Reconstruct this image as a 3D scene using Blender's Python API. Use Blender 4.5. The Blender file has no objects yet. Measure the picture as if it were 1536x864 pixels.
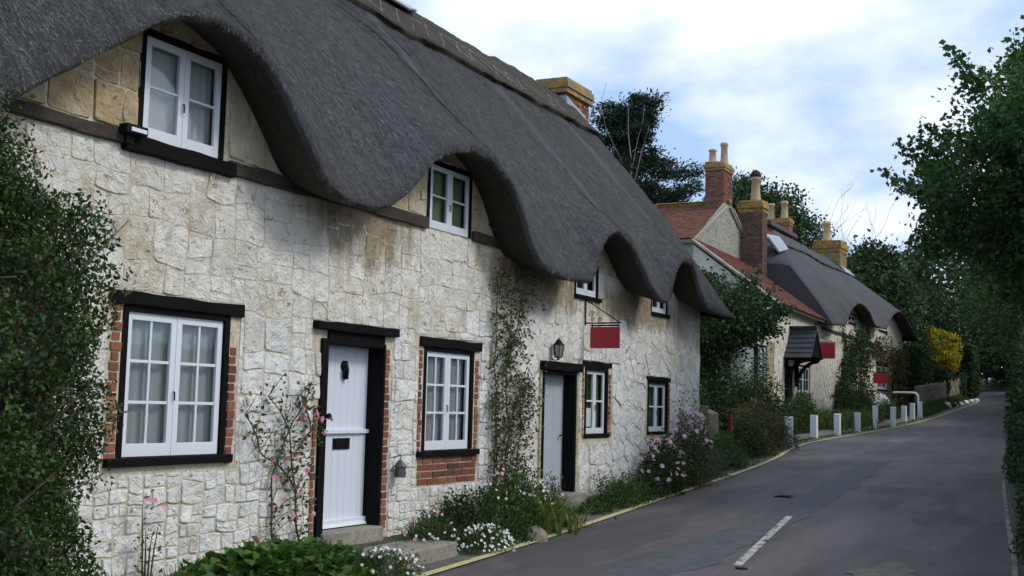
import bpy, bmesh, math, random
import numpy as np
from mathutils import Vector, noise
R = math.radians
random.seed(7); rng = np.random.default_rng(7)
sc = bpy.context.scene
COL = sc.collection
# ------------------------------------------------------------------ camera
F, H = 1800.0, 1.7
yaw, pit, rol = R(27.38), math.atan(175/1800), R(1.43)
fh = Vector((-math.sin(yaw), math.cos(yaw), 0)); r0 = Vector((math.cos(yaw), math.sin(yaw), 0)); up = Vector((0, 0, 1))
fw = fh*math.cos(pit)+up*math.sin(pit); u0 = -fh*math.sin(pit)+up*math.cos(pit)
RR = r0*math.cos(rol)+u0*math.sin(rol); UU = u0*math.cos(rol)-r0*math.sin(rol)
cam = bpy.data.cameras.new('camera'); co = bpy.data.objects.new('camera', cam); COL.objects.link(co)
cam.sensor_width = 36; cam.lens = F/1536*36; cam.clip_end = 3000; cam.clip_start = .1
from mathutils import Matrix
M = Matrix.Identity(4)
for i in range(3):
    M[i][0] = RR[i]; M[i][1] = UU[i]; M[i][2] = -fw[i]
M[2][3] = H
co.matrix_world = M
sc.camera = co
# ------------------------------------------------------------------ ground profile
GP = [(-60, -.3), (-8, -.05), (5, 0), (10, .1), (17, .35), (24, .62), (32, .82), (41, .94), (49, 1.1), (56, 1.32), (61, 1.55), (70, 2.15), (80, 2.85), (100, 4.3), (4000, 4.3)]
def lerp_t(T, x):
    if x <= T[0][0]: return T[0][1]
    for (a, b), (c, d) in zip(T, T[1:]):
        if x <= c: return b+(d-b)*(x-a)/(c-a)
    return T[-1][1]
def zg(Y):  # smoothed
    return sum(lerp_t(GP, Y+k) for k in (-2, -1, 0, 1, 2))/5
LE = [(-60, -5.3), (0, -5.45), (9.8, -5.85), (13.7, -6.02), (17.5, -6.28), (22, -6.5), (25.7, -6.85), (28.5, -7.35), (32, -7.86), (38, -8.3), (44, -8.5), (52, -8.6), (61, -8.55), (68.5, -8.3), (75.7, -8.0), (82, -9.6), (90, -13.5), (100, -20), (110, -30), (125, -50)]
RE = [(-60, .2), (0, -.35), (12.5, -1.05), (15.7, -1.4), (21.8, -2.0), (31.8, -2.85), (43, -3.8), (55, -4.8), (70.6, -5.9), (80, -5.7), (90, -8.6), (100, -14), (110, -23), (125, -44)]
def sm(T, x, w=1.5): return (lerp_t(T, x-w)+lerp_t(T, x)+lerp_t(T, x+w)+lerp_t(T, x-w/2)+lerp_t(T, x+w/2))/5
def tabled(fn):
    T = [fn(-60+.1*i) for i in range(2001)]
    def g(y):
        k = min(1999.999, max(0, (y+60)*10)); i = int(k); return T[i]+(T[i+1]-T[i])*(k-i)
    return g
XL = tabled(lambda Y: sm(LE, Y)); XR = tabled(lambda Y: sm(RE, Y))
zg_ = tabled(zg); zg0 = zg
def zg(Y): return zg_(Y) if -60 < Y < 140 else zg0(Y)
def sst(a, b, x):
    t = min(1, max(0, (x-a)/(b-a))); return t*t*(3-2*t)
def gz(X, Y):
    z = zg(Y)
    d = XL(Y)-X
    if d > .4:
        b = .24 if Y < 26 else (.24-.16*sst(26, 31, Y))
        if Y > 62: b = .08+.2*sst(62, 68, Y)
        z += b*sst(.45, 1.0, d)+.02*noise.noise(Vector((X*2, Y*2, 0)))
        if Y > 30: z += .25*sst(1.6, 2.6, d)
    e = X-XR(Y)
    if e > .1: z += .35*sst(.1, 1.2, e)+.03*noise.noise(Vector((X*2, Y*2, 3)))
    if -.4 >= d or True:
        if e < .1 and d < .4: z -= .03
    return z
# ------------------------------------------------------------------ materials
def mat(name): 
    m = bpy.data.materials.new(name); m.use_nodes = True
    nt = m.node_tree; b = nt.nodes['Principled BSDF']; return m, nt, b
def N(nt, t, **kw):
    n = nt.nodes.new(t)
    for k, v in kw.items():
        if k in n.inputs: n.inputs[k].default_value = v
        else: setattr(n, k, v)
    return n
def noi(nt, vec, scale, detail=4, rough=.6, dist=0):
    n = N(nt, 'ShaderNodeTexNoise', Scale=scale, Detail=detail, Roughness=rough, Distortion=dist); nt.links.new(vec, n.inputs['Vector']); return n.outputs['Fac']
def ramp(nt, fac, stops):
    r = nt.nodes.new('ShaderNodeValToRGB'); nt.links.new(fac, r.inputs[0])
    e = r.color_ramp.elements
    while len(e) < len(stops): e.new(.5)
    for i, (p, c) in enumerate(stops):
        e[i].position = p
        if isinstance(c, (int, float)): c = (c, c, c)
        e[i].color = (*c, 1)
    return r.outputs[0]
def mix(nt, fac, a, b, mode='MIX'):
    m = nt.nodes.new('ShaderNodeMix'); m.data_type = 'RGBA'; m.blend_type = mode
    for s, v in ((m.inputs[0], fac), (m.inputs[6], a), (m.inputs[7], b)):
        if hasattr(v, 'links') or hasattr(v, 'is_output'): nt.links.new(v, s)
        elif isinstance(v, (int, float)): s.default_value = v
        else: s.default_value = (*v, 1)
    return m.outputs[2]
def math_(nt, op, a, b=0, c=None):
    m = nt.nodes.new('ShaderNodeMath'); m.operation = op
    for i, v in enumerate((a, b, c)):
        if v is None: continue
        if hasattr(v, 'is_output'): nt.links.new(v, m.inputs[i])
        else: m.inputs[i].default_value = v
    return m.outputs[0]
def bump(nt, b, h, strength=.5, dist=.02):
    n = N(nt, 'ShaderNodeBump', Strength=strength, Distance=dist); nt.links.new(h, n.inputs['Height']); nt.links.new(n.outputs[0], b.inputs['Normal'])
def obj_co(nt): return nt.nodes.new('ShaderNodeTexCoord').outputs['Object']
def geo(nt, s): return nt.nodes.new('ShaderNodeNewGeometry').outputs[s]
def mapping(nt, vec, scale=(1, 1, 1), loc=(0, 0, 0)):
    m = N(nt, 'ShaderNodeMapping'); m.inputs['Scale'].default_value = scale; m.inputs['Location'].default_value = loc
    nt.links.new(vec, m.inputs['Vector']); return m.outputs[0]

def m_plain(name, col, rough=.6, var=.25, scale=6, metal=0, bmp=.15):
    m, nt, b = mat(name); g = geo(nt, 'Position'); n = noi(nt, g, scale, 5)
    nt.links.new(mix(nt, n, tuple(c*(1-var) for c in col), tuple(min(1, c*(1+var)) for c in col)), b.inputs['Base Color'])
    b.inputs['Roughness'].default_value = rough; b.inputs['Metallic'].default_value = metal
    if name.startswith('black'): b.inputs['Specular IOR Level'].default_value = .12
    if bmp: bump(nt, b, noi(nt, g, scale*8, 3), bmp, .01)
    return m
def m_stone(name, base=(.84, .82, .75), grey=(.58, .57, .52), ochre=(.50, .35, .15), och_lo=.52, seed=0.0, cream=.5, stain=None):
    m, nt, b = mat(name); g = mapping(nt, geo(nt, 'Position'), loc=(seed, seed, seed))
    isl = geo(nt, 'Random Per Island')
    c = mix(nt, ramp(nt, isl, [(0, .25), (.2, .7), (.6, .95), (1, 1.0)]), grey, base)
    d1 = ramp(nt, noi(nt, g, 3.2, 6, .62, .6), [(.34, .7), (.46, .2), (.6, 0.)])
    c = mix(nt, d1, c, grey)
    crack = ramp(nt, noi(nt, mapping(nt, g, (1, 1, 1.5)), 8, 6, .68, 1.6), [(.33, .75), (.38, 0.)])
    c = mix(nt, crack, c, (.20, .18, .14))
    pit = ramp(nt, noi(nt, g, 34, 3, .6), [(.63, 0.), (.72, .55)])
    c = mix(nt, pit, c, (.24, .22, .18))
    o1 = ramp(nt, noi(nt, mapping(nt, g, (1, 1, .8)), .75, 6, .68), [(och_lo, 0.), (och_lo+.10, 1.)])
    o2 = ramp(nt, noi(nt, g, 10, 6, .75), [(.32, .15), (.62, 1.)])
    c = mix(nt, math_(nt, 'MULTIPLY', math_(nt, 'MULTIPLY', o1, o2), .85), c, ochre)
    o3 = ramp(nt, noi(nt, mapping(nt, g, (1, 1, .3)), 3.2, 7, .75), [(.53, 0.), (.68, min(1, cream*1.3))])
    c = mix(nt, o3, c, (.44, .33, .17))
    dk = ramp(nt, noi(nt, mapping(nt, g, (1, 1, .45), (3, 3, 3)), 2.1, 8, .8), [(.60, 0.), (.72, .6)])
    c = mix(nt, dk, c, (.21, .19, .15))
    o4 = ramp(nt, noi(nt, mapping(nt, g, (1, 1, 1), (7, 7, 7)), 2.6, 7, .75), [(.55, 0.), (.7, cream)])
    c = mix(nt, o4, c, (.62, .54, .36))
    if stain:
        for (sy, sz, ry, rz) in stain:
            sp = nt.nodes.new('ShaderNodeSeparateXYZ'); nt.links.new(geo(nt, 'Position'), sp.inputs[0])
            a_ = math_(nt, 'POWER', math_(nt, 'DIVIDE', math_(nt, 'SUBTRACT', sp.outputs[1], sy), ry), 2); b_ = math_(nt, 'POWER', math_(nt, 'DIVIDE', math_(nt, 'SUBTRACT', sp.outputs[2], sz), rz), 2)
            e_ = math_(nt, 'SUBTRACT', 1.0, math_(nt, 'ADD', a_, b_)); st = noi(nt, mapping(nt, geo(nt, 'Position'), (1, 1, .22)), 5, 6, .75)
            k_ = ramp(nt, math_(nt, 'ADD', e_, math_(nt, 'MULTIPLY', math_(nt, 'SUBTRACT', st, .5), 2.6)), [(.1, 0), (.75, .8)])
            c = mix(nt, k_, c, (.27, .19, .10))
    nt.links.new(c, b.inputs['Base Color']); b.inputs['Roughness'].default_value = .92; b.inputs['Specular IOR Level'].default_value = .25
    h = math_(nt, 'ADD', math_(nt, 'ADD', noi(nt, g, 8, 6, .66, .8), math_(nt, 'MULTIPLY', noi(nt, g, 45, 3, .6), .22)), math_(nt, 'MULTIPLY', crack, -.35))
    bump(nt, b, h, 1.0, .055)
    return m
def m_brick(name, c1=(.24, .065, .038), c2=(.07, .035, .03), c3=(.30, .13, .07), lich=0, rough=.9):
    m, nt, b = mat(name); g = geo(nt, 'Position'); isl = geo(nt, 'Random Per Island')
    c = ramp(nt, isl, [(0, c2), (.4, c1), (.75, c1), (1, c3)])
    n = noi(nt, g, 25, 5, .7)
    c = mix(nt, ramp(nt, n, [(.45, 0), (.7, .6)]), c, (.08, .06, .05))
    if lich:
        l = ramp(nt, noi(nt, g, 7, 6, .7), [(.62-lich, 0), (.74-lich, 1)])
        c = mix(nt, l, c, (.46, .26, .03))
        l2 = ramp(nt, noi(nt, g, 11, 6, .7), [(.6, 0), (.7, .8)])
        c = mix(nt, l2, c, (.3, .3, .24))
    nt.links.new(c, b.inputs['Base Color']); b.inputs['Roughness'].default_value = rough
    bump(nt, b, noi(nt, g, 60, 4), .5, .01)
    return m
def m_leaf(name, c1, c2, c3=None, trans=.22, scale=1.2, rough=.55, c3p=.93):
    m, nt, b = mat(name); g = geo(nt, 'Position'); isl = geo(nt, 'Random Per Island')
    st = [(0, c1), (.7, c2)] + ([(c3p-.005, c2), (c3p, c3)] if c3 else [])
    c = ramp(nt, isl, st)
    n = ramp(nt, noi(nt, g, scale, 4), [(.3, .6), (.7, 1.35)])
    c = mix(nt, 1.0, c, n, 'MULTIPLY')
    nt.links.new(c, b.inputs['Base Color']); b.inputs['Roughness'].default_value = rough
    b.inputs['Specular IOR Level'].default_value = .3
    tr = nt.nodes.new('ShaderNodeBsdfTranslucent'); nt.links.new(mix(nt, 1, c, (1.3, 1.5, .6), 'MULTIPLY'), tr.inputs[0])
    ms = nt.nodes.new('ShaderNodeMixShader'); ms.inputs[0].default_value = trans
    nt.links.new(b.outputs[0], ms.inputs[1]); nt.links.new(tr.outputs[0], ms.inputs[2])
    nt.links.new(ms.outputs[0], nt.nodes['Material Output'].inputs[0])
    return m
def m_thatch(name, c1=(.034, .035, .038), c2=(.155, .154, .157), seam=()):
    m, nt, b = mat(name)
    uv = nt.nodes.new('ShaderNodeTexCoord').outputs['UV']; g = geo(nt, 'Position')
    wob = noi(nt, g, 2.5, 3)
    s1 = noi(nt, mapping(nt, uv, (38, 7, 1)), 1, 5, .75, .4)
    s2 = noi(nt, mapping(nt, uv, (9, .55, 1)), 1, 4, .6)
    s3 = noi(nt, g, 42, 6, .9)
    h = math_(nt, 'ADD', math_(nt, 'MULTIPLY', s1, .55), math_(nt, 'MULTIPLY', s3, .45))
    c = ramp(nt, h, [(.40, c1), (.5, tuple(a*.6+q*.4 for a, q in zip(c1, c2))), (.60, c2), (.70, tuple(q*2.1 for q in c2))])
    c = mix(nt, 1.0, c, ramp(nt, s2, [(.3, .7), (.7, 1.3)]), 'MULTIPLY')
    big = ramp(nt, noi(nt, g, .8, 5, .65), [(.4, 0), (.7, .5)])
    c = mix(nt, big, c, (.09, .078, .066))
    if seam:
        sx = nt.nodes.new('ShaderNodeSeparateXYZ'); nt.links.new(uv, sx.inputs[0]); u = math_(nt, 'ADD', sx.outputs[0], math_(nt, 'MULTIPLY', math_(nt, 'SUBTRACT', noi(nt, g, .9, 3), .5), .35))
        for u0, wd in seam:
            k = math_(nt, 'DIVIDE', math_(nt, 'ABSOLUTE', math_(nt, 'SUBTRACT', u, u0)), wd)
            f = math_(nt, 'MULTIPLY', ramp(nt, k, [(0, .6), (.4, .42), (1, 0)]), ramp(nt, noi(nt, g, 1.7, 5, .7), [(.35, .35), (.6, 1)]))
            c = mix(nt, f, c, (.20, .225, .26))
    moss = ramp(nt, noi(nt, g, 2.2, 6, .7), [(.62, 0), (.75, .35)])
    c = mix(nt, moss, c, (.075, .085, .04))
    nt.links.new(c, b.inputs['Base Color']); b.inputs['Roughness'].default_value = .95; b.inputs['Specular IOR Level'].default_value = .2
    bump(nt, b, h, 1.0, .06)
    return m
def m_asphalt(name):
    m, nt, b = mat(name); g = geo(nt, 'Position')
    fine = noi(nt, g, 42, 8, 1.0); mid = noi(nt, g, 1.1, 8, .7); long = noi(nt, mapping(nt, g, (1.1, .13, 1)), 1.2, 6, .65)
    c = ramp(nt, fine, [(.36, (.042, .035, .036)), (.5, (.090, .075, .076)), (.62, (.18, .158, .152))])
    c = mix(nt, 1, c, ramp(nt, mid, [(.3, .72), (.7, 1.3)]), 'MULTIPLY')
    c = mix(nt, 1, c, ramp(nt, long, [(.35, .66), (.5, 1.0), (.65, 1.2)]), 'MULTIPLY')
    pt = ramp(nt, noi(nt, mapping(nt, g, (.9, .22, 1), (3, 1, 0)), .9, 3, .5, .3), [(.53, 0), (.545, 1)])
    c = mix(nt, math_(nt, 'MULTIPLY', pt, .6), c, (.047, .047, .053))
    tan = ramp(nt, noi(nt, mapping(nt, g, (1, .45, 1), (9, 4, 0)), 1.0, 7, .75), [(.56, 0), (.72, .55)])
    c = mix(nt, tan, c, (.16, .135, .10))
    crk = ramp(nt, noi(nt, mapping(nt, g, (1, .5, 1), (2, 8, 0)), 1.6, 6, .7, 1.5), [(.492, 0), (.5, .55), (.508, 0)])
    c = mix(nt, crk, c, (.03, .028, .028))
    nt.links.new(c, b.inputs['Base Color'])
    nt.links.new(ramp(nt, mid, [(.3, .62), (.7, .88)]), b.inputs['Roughness'])
    bump(nt, b, fine, .6, .01)
    return m
def m_two(name, a, bb, scale, lo, hi, rough=.85, bs=.4, third=None):
    m, nt, b = mat(name); g = geo(nt, 'Position')
    c = mix(nt, ramp(nt, noi(nt, g, scale, 7, .7), [(lo, 0), (hi, 1)]), a, bb)
    if third: c = mix(nt, ramp(nt, noi(nt, g, scale*.4, 6, .7), [(.5, 0), (.66, 1)]), c, third)
    c = mix(nt, 1, c, ramp(nt, noi(nt, g, scale*6, 4, .7), [(.3, .7), (.7, 1.25)]), 'MULTIPLY')
    nt.links.new(c, b.inputs['Base Color']); b.inputs['Roughness'].default_value = rough
    if bs: bump(nt, b, noi(nt, g, scale*5, 5, .7), bs, .02)
    return m
def m_glass(name, col=(.02, .025, .025)):
    m, nt, b = mat(name)
    gl = nt.nodes.new('ShaderNodeBsdfGlossy'); gl.inputs['Roughness'].default_value = .03; gl.inputs[0].default_value = (.9, .95, 1, 1)
    tr = nt.nodes.new('ShaderNodeBsdfTransparent'); tr.inputs[0].default_value = (.80, .84, .83, 1)
    fr = N(nt, 'ShaderNodeFresnel', IOR=1.4); 
    bp = N(nt, 'ShaderNodeBump', Strength=.15, Distance=.02); nt.links.new(noi(nt, geo(nt, 'Position'), 3, 2), bp.inputs['Height']); nt.links.new(bp.outputs[0], gl.inputs['Normal'])
    ms = nt.nodes.new('ShaderNodeMixShader'); nt.links.new(math_(nt, 'ADD', fr.outputs[0], .05), ms.inputs[0])
    nt.links.new(tr.outputs[0], ms.inputs[1]); nt.links.new(gl.outputs[0], ms.inputs[2])
    nt.links.new(ms.outputs[0], nt.nodes['Material Output'].inputs[0]); return m

MT = dict(
 stone=m_stone('cream_washed_stone', (.88, .85, .77), (.66, .63, .56), och_lo=.54, cream=.5, stain=[(9.9, 3.55, 1.1, .62), (14.0, 3.3, 1.6, .5), (4.9, 3.5, .9, .5), (17.5, 3.2, 2.6, .35)]), stone_low=m_stone('whitewashed_stone', (.92, .91, .87), (.70, .69, .65), och_lo=.58, cream=.3, seed=4.0), stone_up=m_stone('cream_stone', (.66, .61, .48), (.46, .41, .30), (.50, .33, .12), .40, 3.),
 stone_far=m_stone('pale_render', (.82, .78, .66), (.62, .58, .48), (.38, .3, .16), .6, 8.),
 stone_wall=m_stone('rubble_grey', (.30, .27, .21), (.17, .16, .13), (.26, .2, .09), .5, 5.),
 gable=m_stone('gable_ashlar', (.40, .40, .35), (.27, .28, .25), (.34, .31, .2), .6, 11.),
 mortar=m_two('lime_mortar', (.50, .44, .31), (.68, .63, .51), 5, .35, .65, .95, .6, (.40, .32, .19)),
 mortar_dark=m_two('old_mortar', (.28, .25, .2), (.42, .38, .31), 8, .35, .65, .95),
 brick=m_brick('red_brick'), brick_orange=m_brick('orange_brick', (.30, .105, .05), (.18, .06, .035), (.34, .16, .08)), brick_dark=m_brick('sooty_brick', (.11, .05, .038), (.03, .027, .027), (.24, .13, .07), lich=.04),
 brick_yellow=m_brick('buff_brick', (.40, .34, .2), (.28, .22, .12), (.44, .4, .26)),
 brick_lich=m_brick('lichen_brick', lich=.1), lichen=m_brick('lichen_cap', (.24, .2, .13), (.16, .13, .09), (.3, .26, .18), lich=.16),
 lichen_heavy=m_brick('lichen_heavy', (.2, .15, .09), (.14, .10, .05), (.3, .2, .06), lich=.18),
 black=m_plain('black_timber', (.0065, .006, .0065), .8, .5, 8, 0, .6), beam=m_two('weathered_beam', (.035, .026, .02), (.075, .055, .04), 6, .35, .65, .8, .7),
 white=m_plain('white_gloss_paint', (.74, .77, .82), .38, .04, 3, 0, .04), whitedoor=m_plain('white_door_paint', (.70, .74, .81), .45, .05, 2, 0, .05),
 curtain=m_plain('net_curtain', (.66, .67, .66), .9, .12, 3, 0, 0), green_curtain=m_plain('green_curtain', (.30, .34, .22), .9, .15, 3, 0, 0), dark=m_plain('dark_room', (.02, .02, .02), .9, .2, 2, 0, 0), greydoor=m_plain('grey_door_paint', (.46, .49, .54), .5, .06, 2, 0, .05),
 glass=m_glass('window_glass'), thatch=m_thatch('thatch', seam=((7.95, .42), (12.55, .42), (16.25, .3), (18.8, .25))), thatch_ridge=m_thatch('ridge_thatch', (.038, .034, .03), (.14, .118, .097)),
 thatch_far=m_thatch('far_thatch', (.055, .057, .061), (.150, .153, .160)),
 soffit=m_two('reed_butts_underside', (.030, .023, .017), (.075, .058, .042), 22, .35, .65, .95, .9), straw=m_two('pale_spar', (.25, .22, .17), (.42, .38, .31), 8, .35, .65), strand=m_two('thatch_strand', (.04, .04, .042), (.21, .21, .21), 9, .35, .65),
 lead=m_plain('lead_sheet', (.36, .39, .43), .45, .25, 4, .3, .2), iron=m_plain('black_iron', (.012, .012, .014), .45, .3, 10, .2, .2),
 red=m_two('red_sign_paint', (.40, .018, .03), (.44, .024, .035), 20, .4, .6, .5, 0), terracotta=m_two('buff_terracotta', (.48, .32, .17), (.60, .44, .27), 6, .35, .65), soot=m_plain('sooty_pot', (.03, .026, .022), .9, .3),
 tile=m_brick('clay_tile', (.23, .07, .045), (.12, .045, .035), (.32, .16, .09), lich=-.02), tile_lich=m_brick('orange_lichen_tile', (.20, .07, .04), (.11, .05, .035), (.26, .11, .05), lich=.05),
 slate=m_plain('slate', (.05, .055, .062), .6, .3, 5, 0, .3), asphalt=m_asphalt('asphalt'),
 gutter=m_two('gritty_gutter', (.10, .095, .08), (.17, .15, .12), 3, .35, .65, .95, .5, (.07, .075, .045)),
 soil=m_two('verge_soil', (.035, .05, .018), (.10, .08, .055), 3, .4, .6, .95, .8, (.03, .055, .015)),
 pave=m_two('worn_paving', (.16, .15, .12), (.26, .24, .2), 2.2, .35, .65, .95, .4, (.07, .085, .04)),
 concrete=m_two('step_concrete', (.22, .2, .165), (.32, .295, .25), 4, .35, .65, .95, .4),
 yellow=m_two('worn_yellow_line', (.56, .49, .25), (.26, .23, .14), 5, .56, .76, .85, .3),
 yellow_worn=m_two('nearly_worn_off_line', (.30, .27, .17), (.10, .09, .075), 4, .42, .60, .85, .3), whiteline=m_two('worn_white_line', (.50, .50, .46), (.12, .115, .11), 9, .44, .62, .8, .3),
 bollard=m_two('bollard_paint', (.9, .92, .92), (.66, .66, .6), 6, .6, .82, .6, .2),
 bark=m_two('bark', (.06, .045, .03), (.14, .11, .08), 8, .35, .65, .95, .8), twig=m_two('pale_twig', (.16, .13, .09), (.28, .23, .17), 10, .35, .65),
 deadwood=m_two('bleached_branch', (.22, .2, .18), (.34, .31, .28), 5, .35, .65), stem=m_two('rose_stem', (.07, .075, .03), (.13, .09, .05), 9, .35, .65),
 lamp_glass=m_plain('frosted_lamp_glass', (.25, .26, .25), .2, .1), copper=m_plain('tin', (.12, .12, .11), .5, .3, 8, .6), pink=m_plain('pink_petal', (.62, .22, .33), .6, .3, 30, 0, 0),
 palepink=m_plain('pale_pink_petal', (.66, .42, .52), .6, .25, 30, 0, 0), petal=m_plain('white_petal', (.75, .75, .7), .6, .1, 30, 0, 0), hip=m_plain('rose_hip', (.22, .03, .02), .4, .4, 30, 0, 0),
 redpost=m_plain('red_post_paint', (.26, .03, .025), .6, .3),
 paper=m_plain('paper', (.55, .58, .56), .8, .05, 5, 0, 0),
)
G = dict(
 yew=m_leaf('small_dark_leaf', (.018, .042, .012), (.045, .085, .025), (.10, .055, .02), .2, 1.5),
 bright=m_leaf('fresh_leaf', (.03, .075, .018), (.07, .13, .035), (.13, .14, .03)), broad=m_leaf('broad_leaf', (.035, .095, .018), (.075, .15, .03), (.10, .05, .03), .25, 2),
 rose=m_leaf('rose_leaf', (.035, .065, .02), (.085, .12, .045), (.15, .06, .03), .2, 2, .6, .85), ivy=m_leaf('ivy_leaf', (.018, .045, .016), (.05, .09, .032), None, .15, 1),
 tree=m_leaf('lime_leaf', (.026, .066, .022), (.062, .12, .038), (.09, .08, .02), .25, .5, .55, .96), wood=m_leaf('woodland_leaf', (.026, .056, .022), (.064, .108, .036), (.05, .06, .02), .15, .25),
 conifer=m_leaf('cypress_spray', (.014, .032, .02), (.03, .06, .036), None, .08, .4), hedge=m_leaf('clipped_hedge', (.022, .055, .018), (.05, .095, .028), None, .15, 1.),
 gold=m_leaf('golden_leaf', (.34, .24, .02), (.55, .42, .04), (.12, .14, .03), .3, 2, .6, .85), lime=m_leaf('yellow_green_leaf', (.12, .17, .025), (.25, .28, .04), None, .3, 2),
 grass=m_leaf('grass_blade', (.03, .07, .015), (.085, .13, .035), (.17, .15, .07), .25, 2), strap=m_leaf('strap_leaf', (.07, .13, .025), (.17, .2, .06), (.25, .2, .09), .3, 3),
 russet=m_leaf('russet_leaf', (.035, .06, .02), (.08, .085, .03), (.16, .05, .025), .2, 2, .6, .75), silver=m_leaf('grey_leaf', (.06, .09, .055), (.12, .15, .1), None, .15, 2),
)
# ------------------------------------------------------------------ mesh helpers
def wloc(o):
    v = Vector(o.location)
    while o.parent: o = o.parent; v += o.location
    return v
class MB:
    def __init__(s): s.v = []; s.f = []; s.m = []; s.cm = 0
    def add(s, vs, fs):
        k = len(s.v); s.v.extend([tuple(q) for q in vs]); s.f.extend([tuple(i+k for i in f) for f in fs]); s.m.extend([s.cm]*len(fs)); return s
    def box(s, x0, x1, y0, y1, z0, z1, j=0):
        q = lambda: random.uniform(-j, j) if j else 0
        vs = [(x+q(), y+q(), z+q()) for x in (x0, x1) for y in (y0, y1) for z in (z0, z1)]
        return s.add(vs, [(0, 1, 3, 2), (4, 6, 7, 5), (0, 4, 5, 1), (2, 3, 7, 6), (0, 2, 6, 4), (1, 5, 7, 3)])
    def obox(s, c, a, b, d):
        c, a, b, d = map(Vector, (c, a, b, d))
        vs = [c+a*i+b*j+d*k for i in (-1, 1) for j in (-1, 1) for k in (-1, 1)]
        return s.add(vs, [(0, 1, 3, 2), (4, 6, 7, 5), (0, 4, 5, 1), (2, 3, 7, 6), (0, 2, 6, 4), (1, 5, 7, 3)])
    def tube(s, pts, r, n=6, cap=True):
        pts = [Vector(p) for p in pts]
        if not hasattr(r, '__len__'): r = [r]*len(pts)
        vs = []; fs = []
        for i, p in enumerate(pts):
            t = (pts[min(i+1, len(pts)-1)]-pts[max(i-1, 0)])
            if t.length < 1e-6: t = Vector((0, 0, 1))
            t.normalize(); a = t.orthogonal().normalized() if abs(t.z) > .95 else t.cross(Vector((0, 0, 1))).normalized(); b = t.cross(a)
            for k in range(n):
                w = 2*math.pi*k/n; vs.append(p+(a*math.cos(w)+b*math.sin(w))*r[i])
        for i in range(len(pts)-1):
            for k in range(n):
                fs.append((i*n+k, i*n+(k+1) % n, (i+1)*n+(k+1) % n, (i+1)*n+k))
        if cap: fs.append(tuple(range(n))[::-1]); fs.append(tuple(range((len(pts)-1)*n, len(pts)*n)))
        return s.add(vs, fs)
    def lathe(s, c, prof, n=12):
        vs = []; fs = []
        for r, z in prof:
            for k in range(n):
                w = 2*math.pi*k/n; vs.append((c[0]+r*math.cos(w), c[1]+r*math.sin(w), c[2]+z))
        for i in range(len(prof)-1):
            for k in range(n): fs.append((i*n+k, i*n+(k+1) % n, (i+1)*n+(k+1) % n, (i+1)*n+k))
        fs.append(tuple(range(n))[::-1]); fs.append(tuple(range((len(prof)-1)*n, len(prof)*n)))
        return s.add(vs, fs)
    def prism(s, poly, d):   # poly: 3D points, d: offset vector
        n = len(poly); d = Vector(d); vs = [Vector(p) for p in poly]+[Vector(p)+d for p in poly]
        return s.add(vs, [tuple(range(n)), tuple(range(n, 2*n))[::-1]]+[(i, (i+1) % n, n+(i+1) % n, n+i) for i in range(n)])
    def build(s, name, mats, parent=None, smooth=False, bevel=0, fix=True):
        o = obj(name, np.array(s.v, dtype=float), s.f, mats, parent, smooth)
        if isinstance(mats, (list, tuple)): o.data.polygons.foreach_set('material_index', s.m)
        if fix:
            bm = bmesh.new(); bm.from_mesh(o.data); bmesh.ops.recalc_face_normals(bm, faces=bm.faces); bm.to_mesh(o.data); bm.free()
        if bevel:
            b = o.modifiers.new('bevel', 'BEVEL'); b.width = bevel; b.segments = 2; b.limit_method = 'ANGLE'
        return o
def obj(name, V, faces, mats, parent=None, smooth=False):
    me = bpy.data.meshes.new(name)
    if parent: V = V-np.array(wloc(parent))
    if isinstance(faces, np.ndarray):
        n, k = faces.shape
        me.vertices.add(len(V)); me.vertices.foreach_set('co', V.astype(np.float32).ravel())
        me.loops.add(n*k); me.loops.foreach_set('vertex_index', faces.astype(np.int32).ravel())
        me.polygons.add(n); me.polygons.foreach_set('loop_start', np.arange(0, n*k, k, dtype=np.int32)); me.polygons.foreach_set('loop_total', np.full(n, k, dtype=np.int32))
        me.update(calc_edges=True)
    else:
        me.from_pydata(V.tolist(), [], faces)
    if not isinstance(mats, (list, tuple)): mats = [mats]
    for m in mats: me.materials.append(m)
    if smooth: me.polygons.foreach_set('use_smooth', [True]*len(me.polygons))
    o = bpy.data.objects.new(name, me); COL.objects.link(o)
    if parent: o.parent = parent
    return o
def tag(o, label, cat, group=None):
    o['label'] = label; o['category'] = cat
    if group: o['group'] = group
    return o
def thing(name, label, cat, loc, group=None):
    o = bpy.data.objects.new(name, None); COL.objects.link(o); o.location = loc; o.empty_display_size = .2
    return tag(o, label, cat, group)
def struct(o, kind='structure'): o['kind'] = kind; return o
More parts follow.
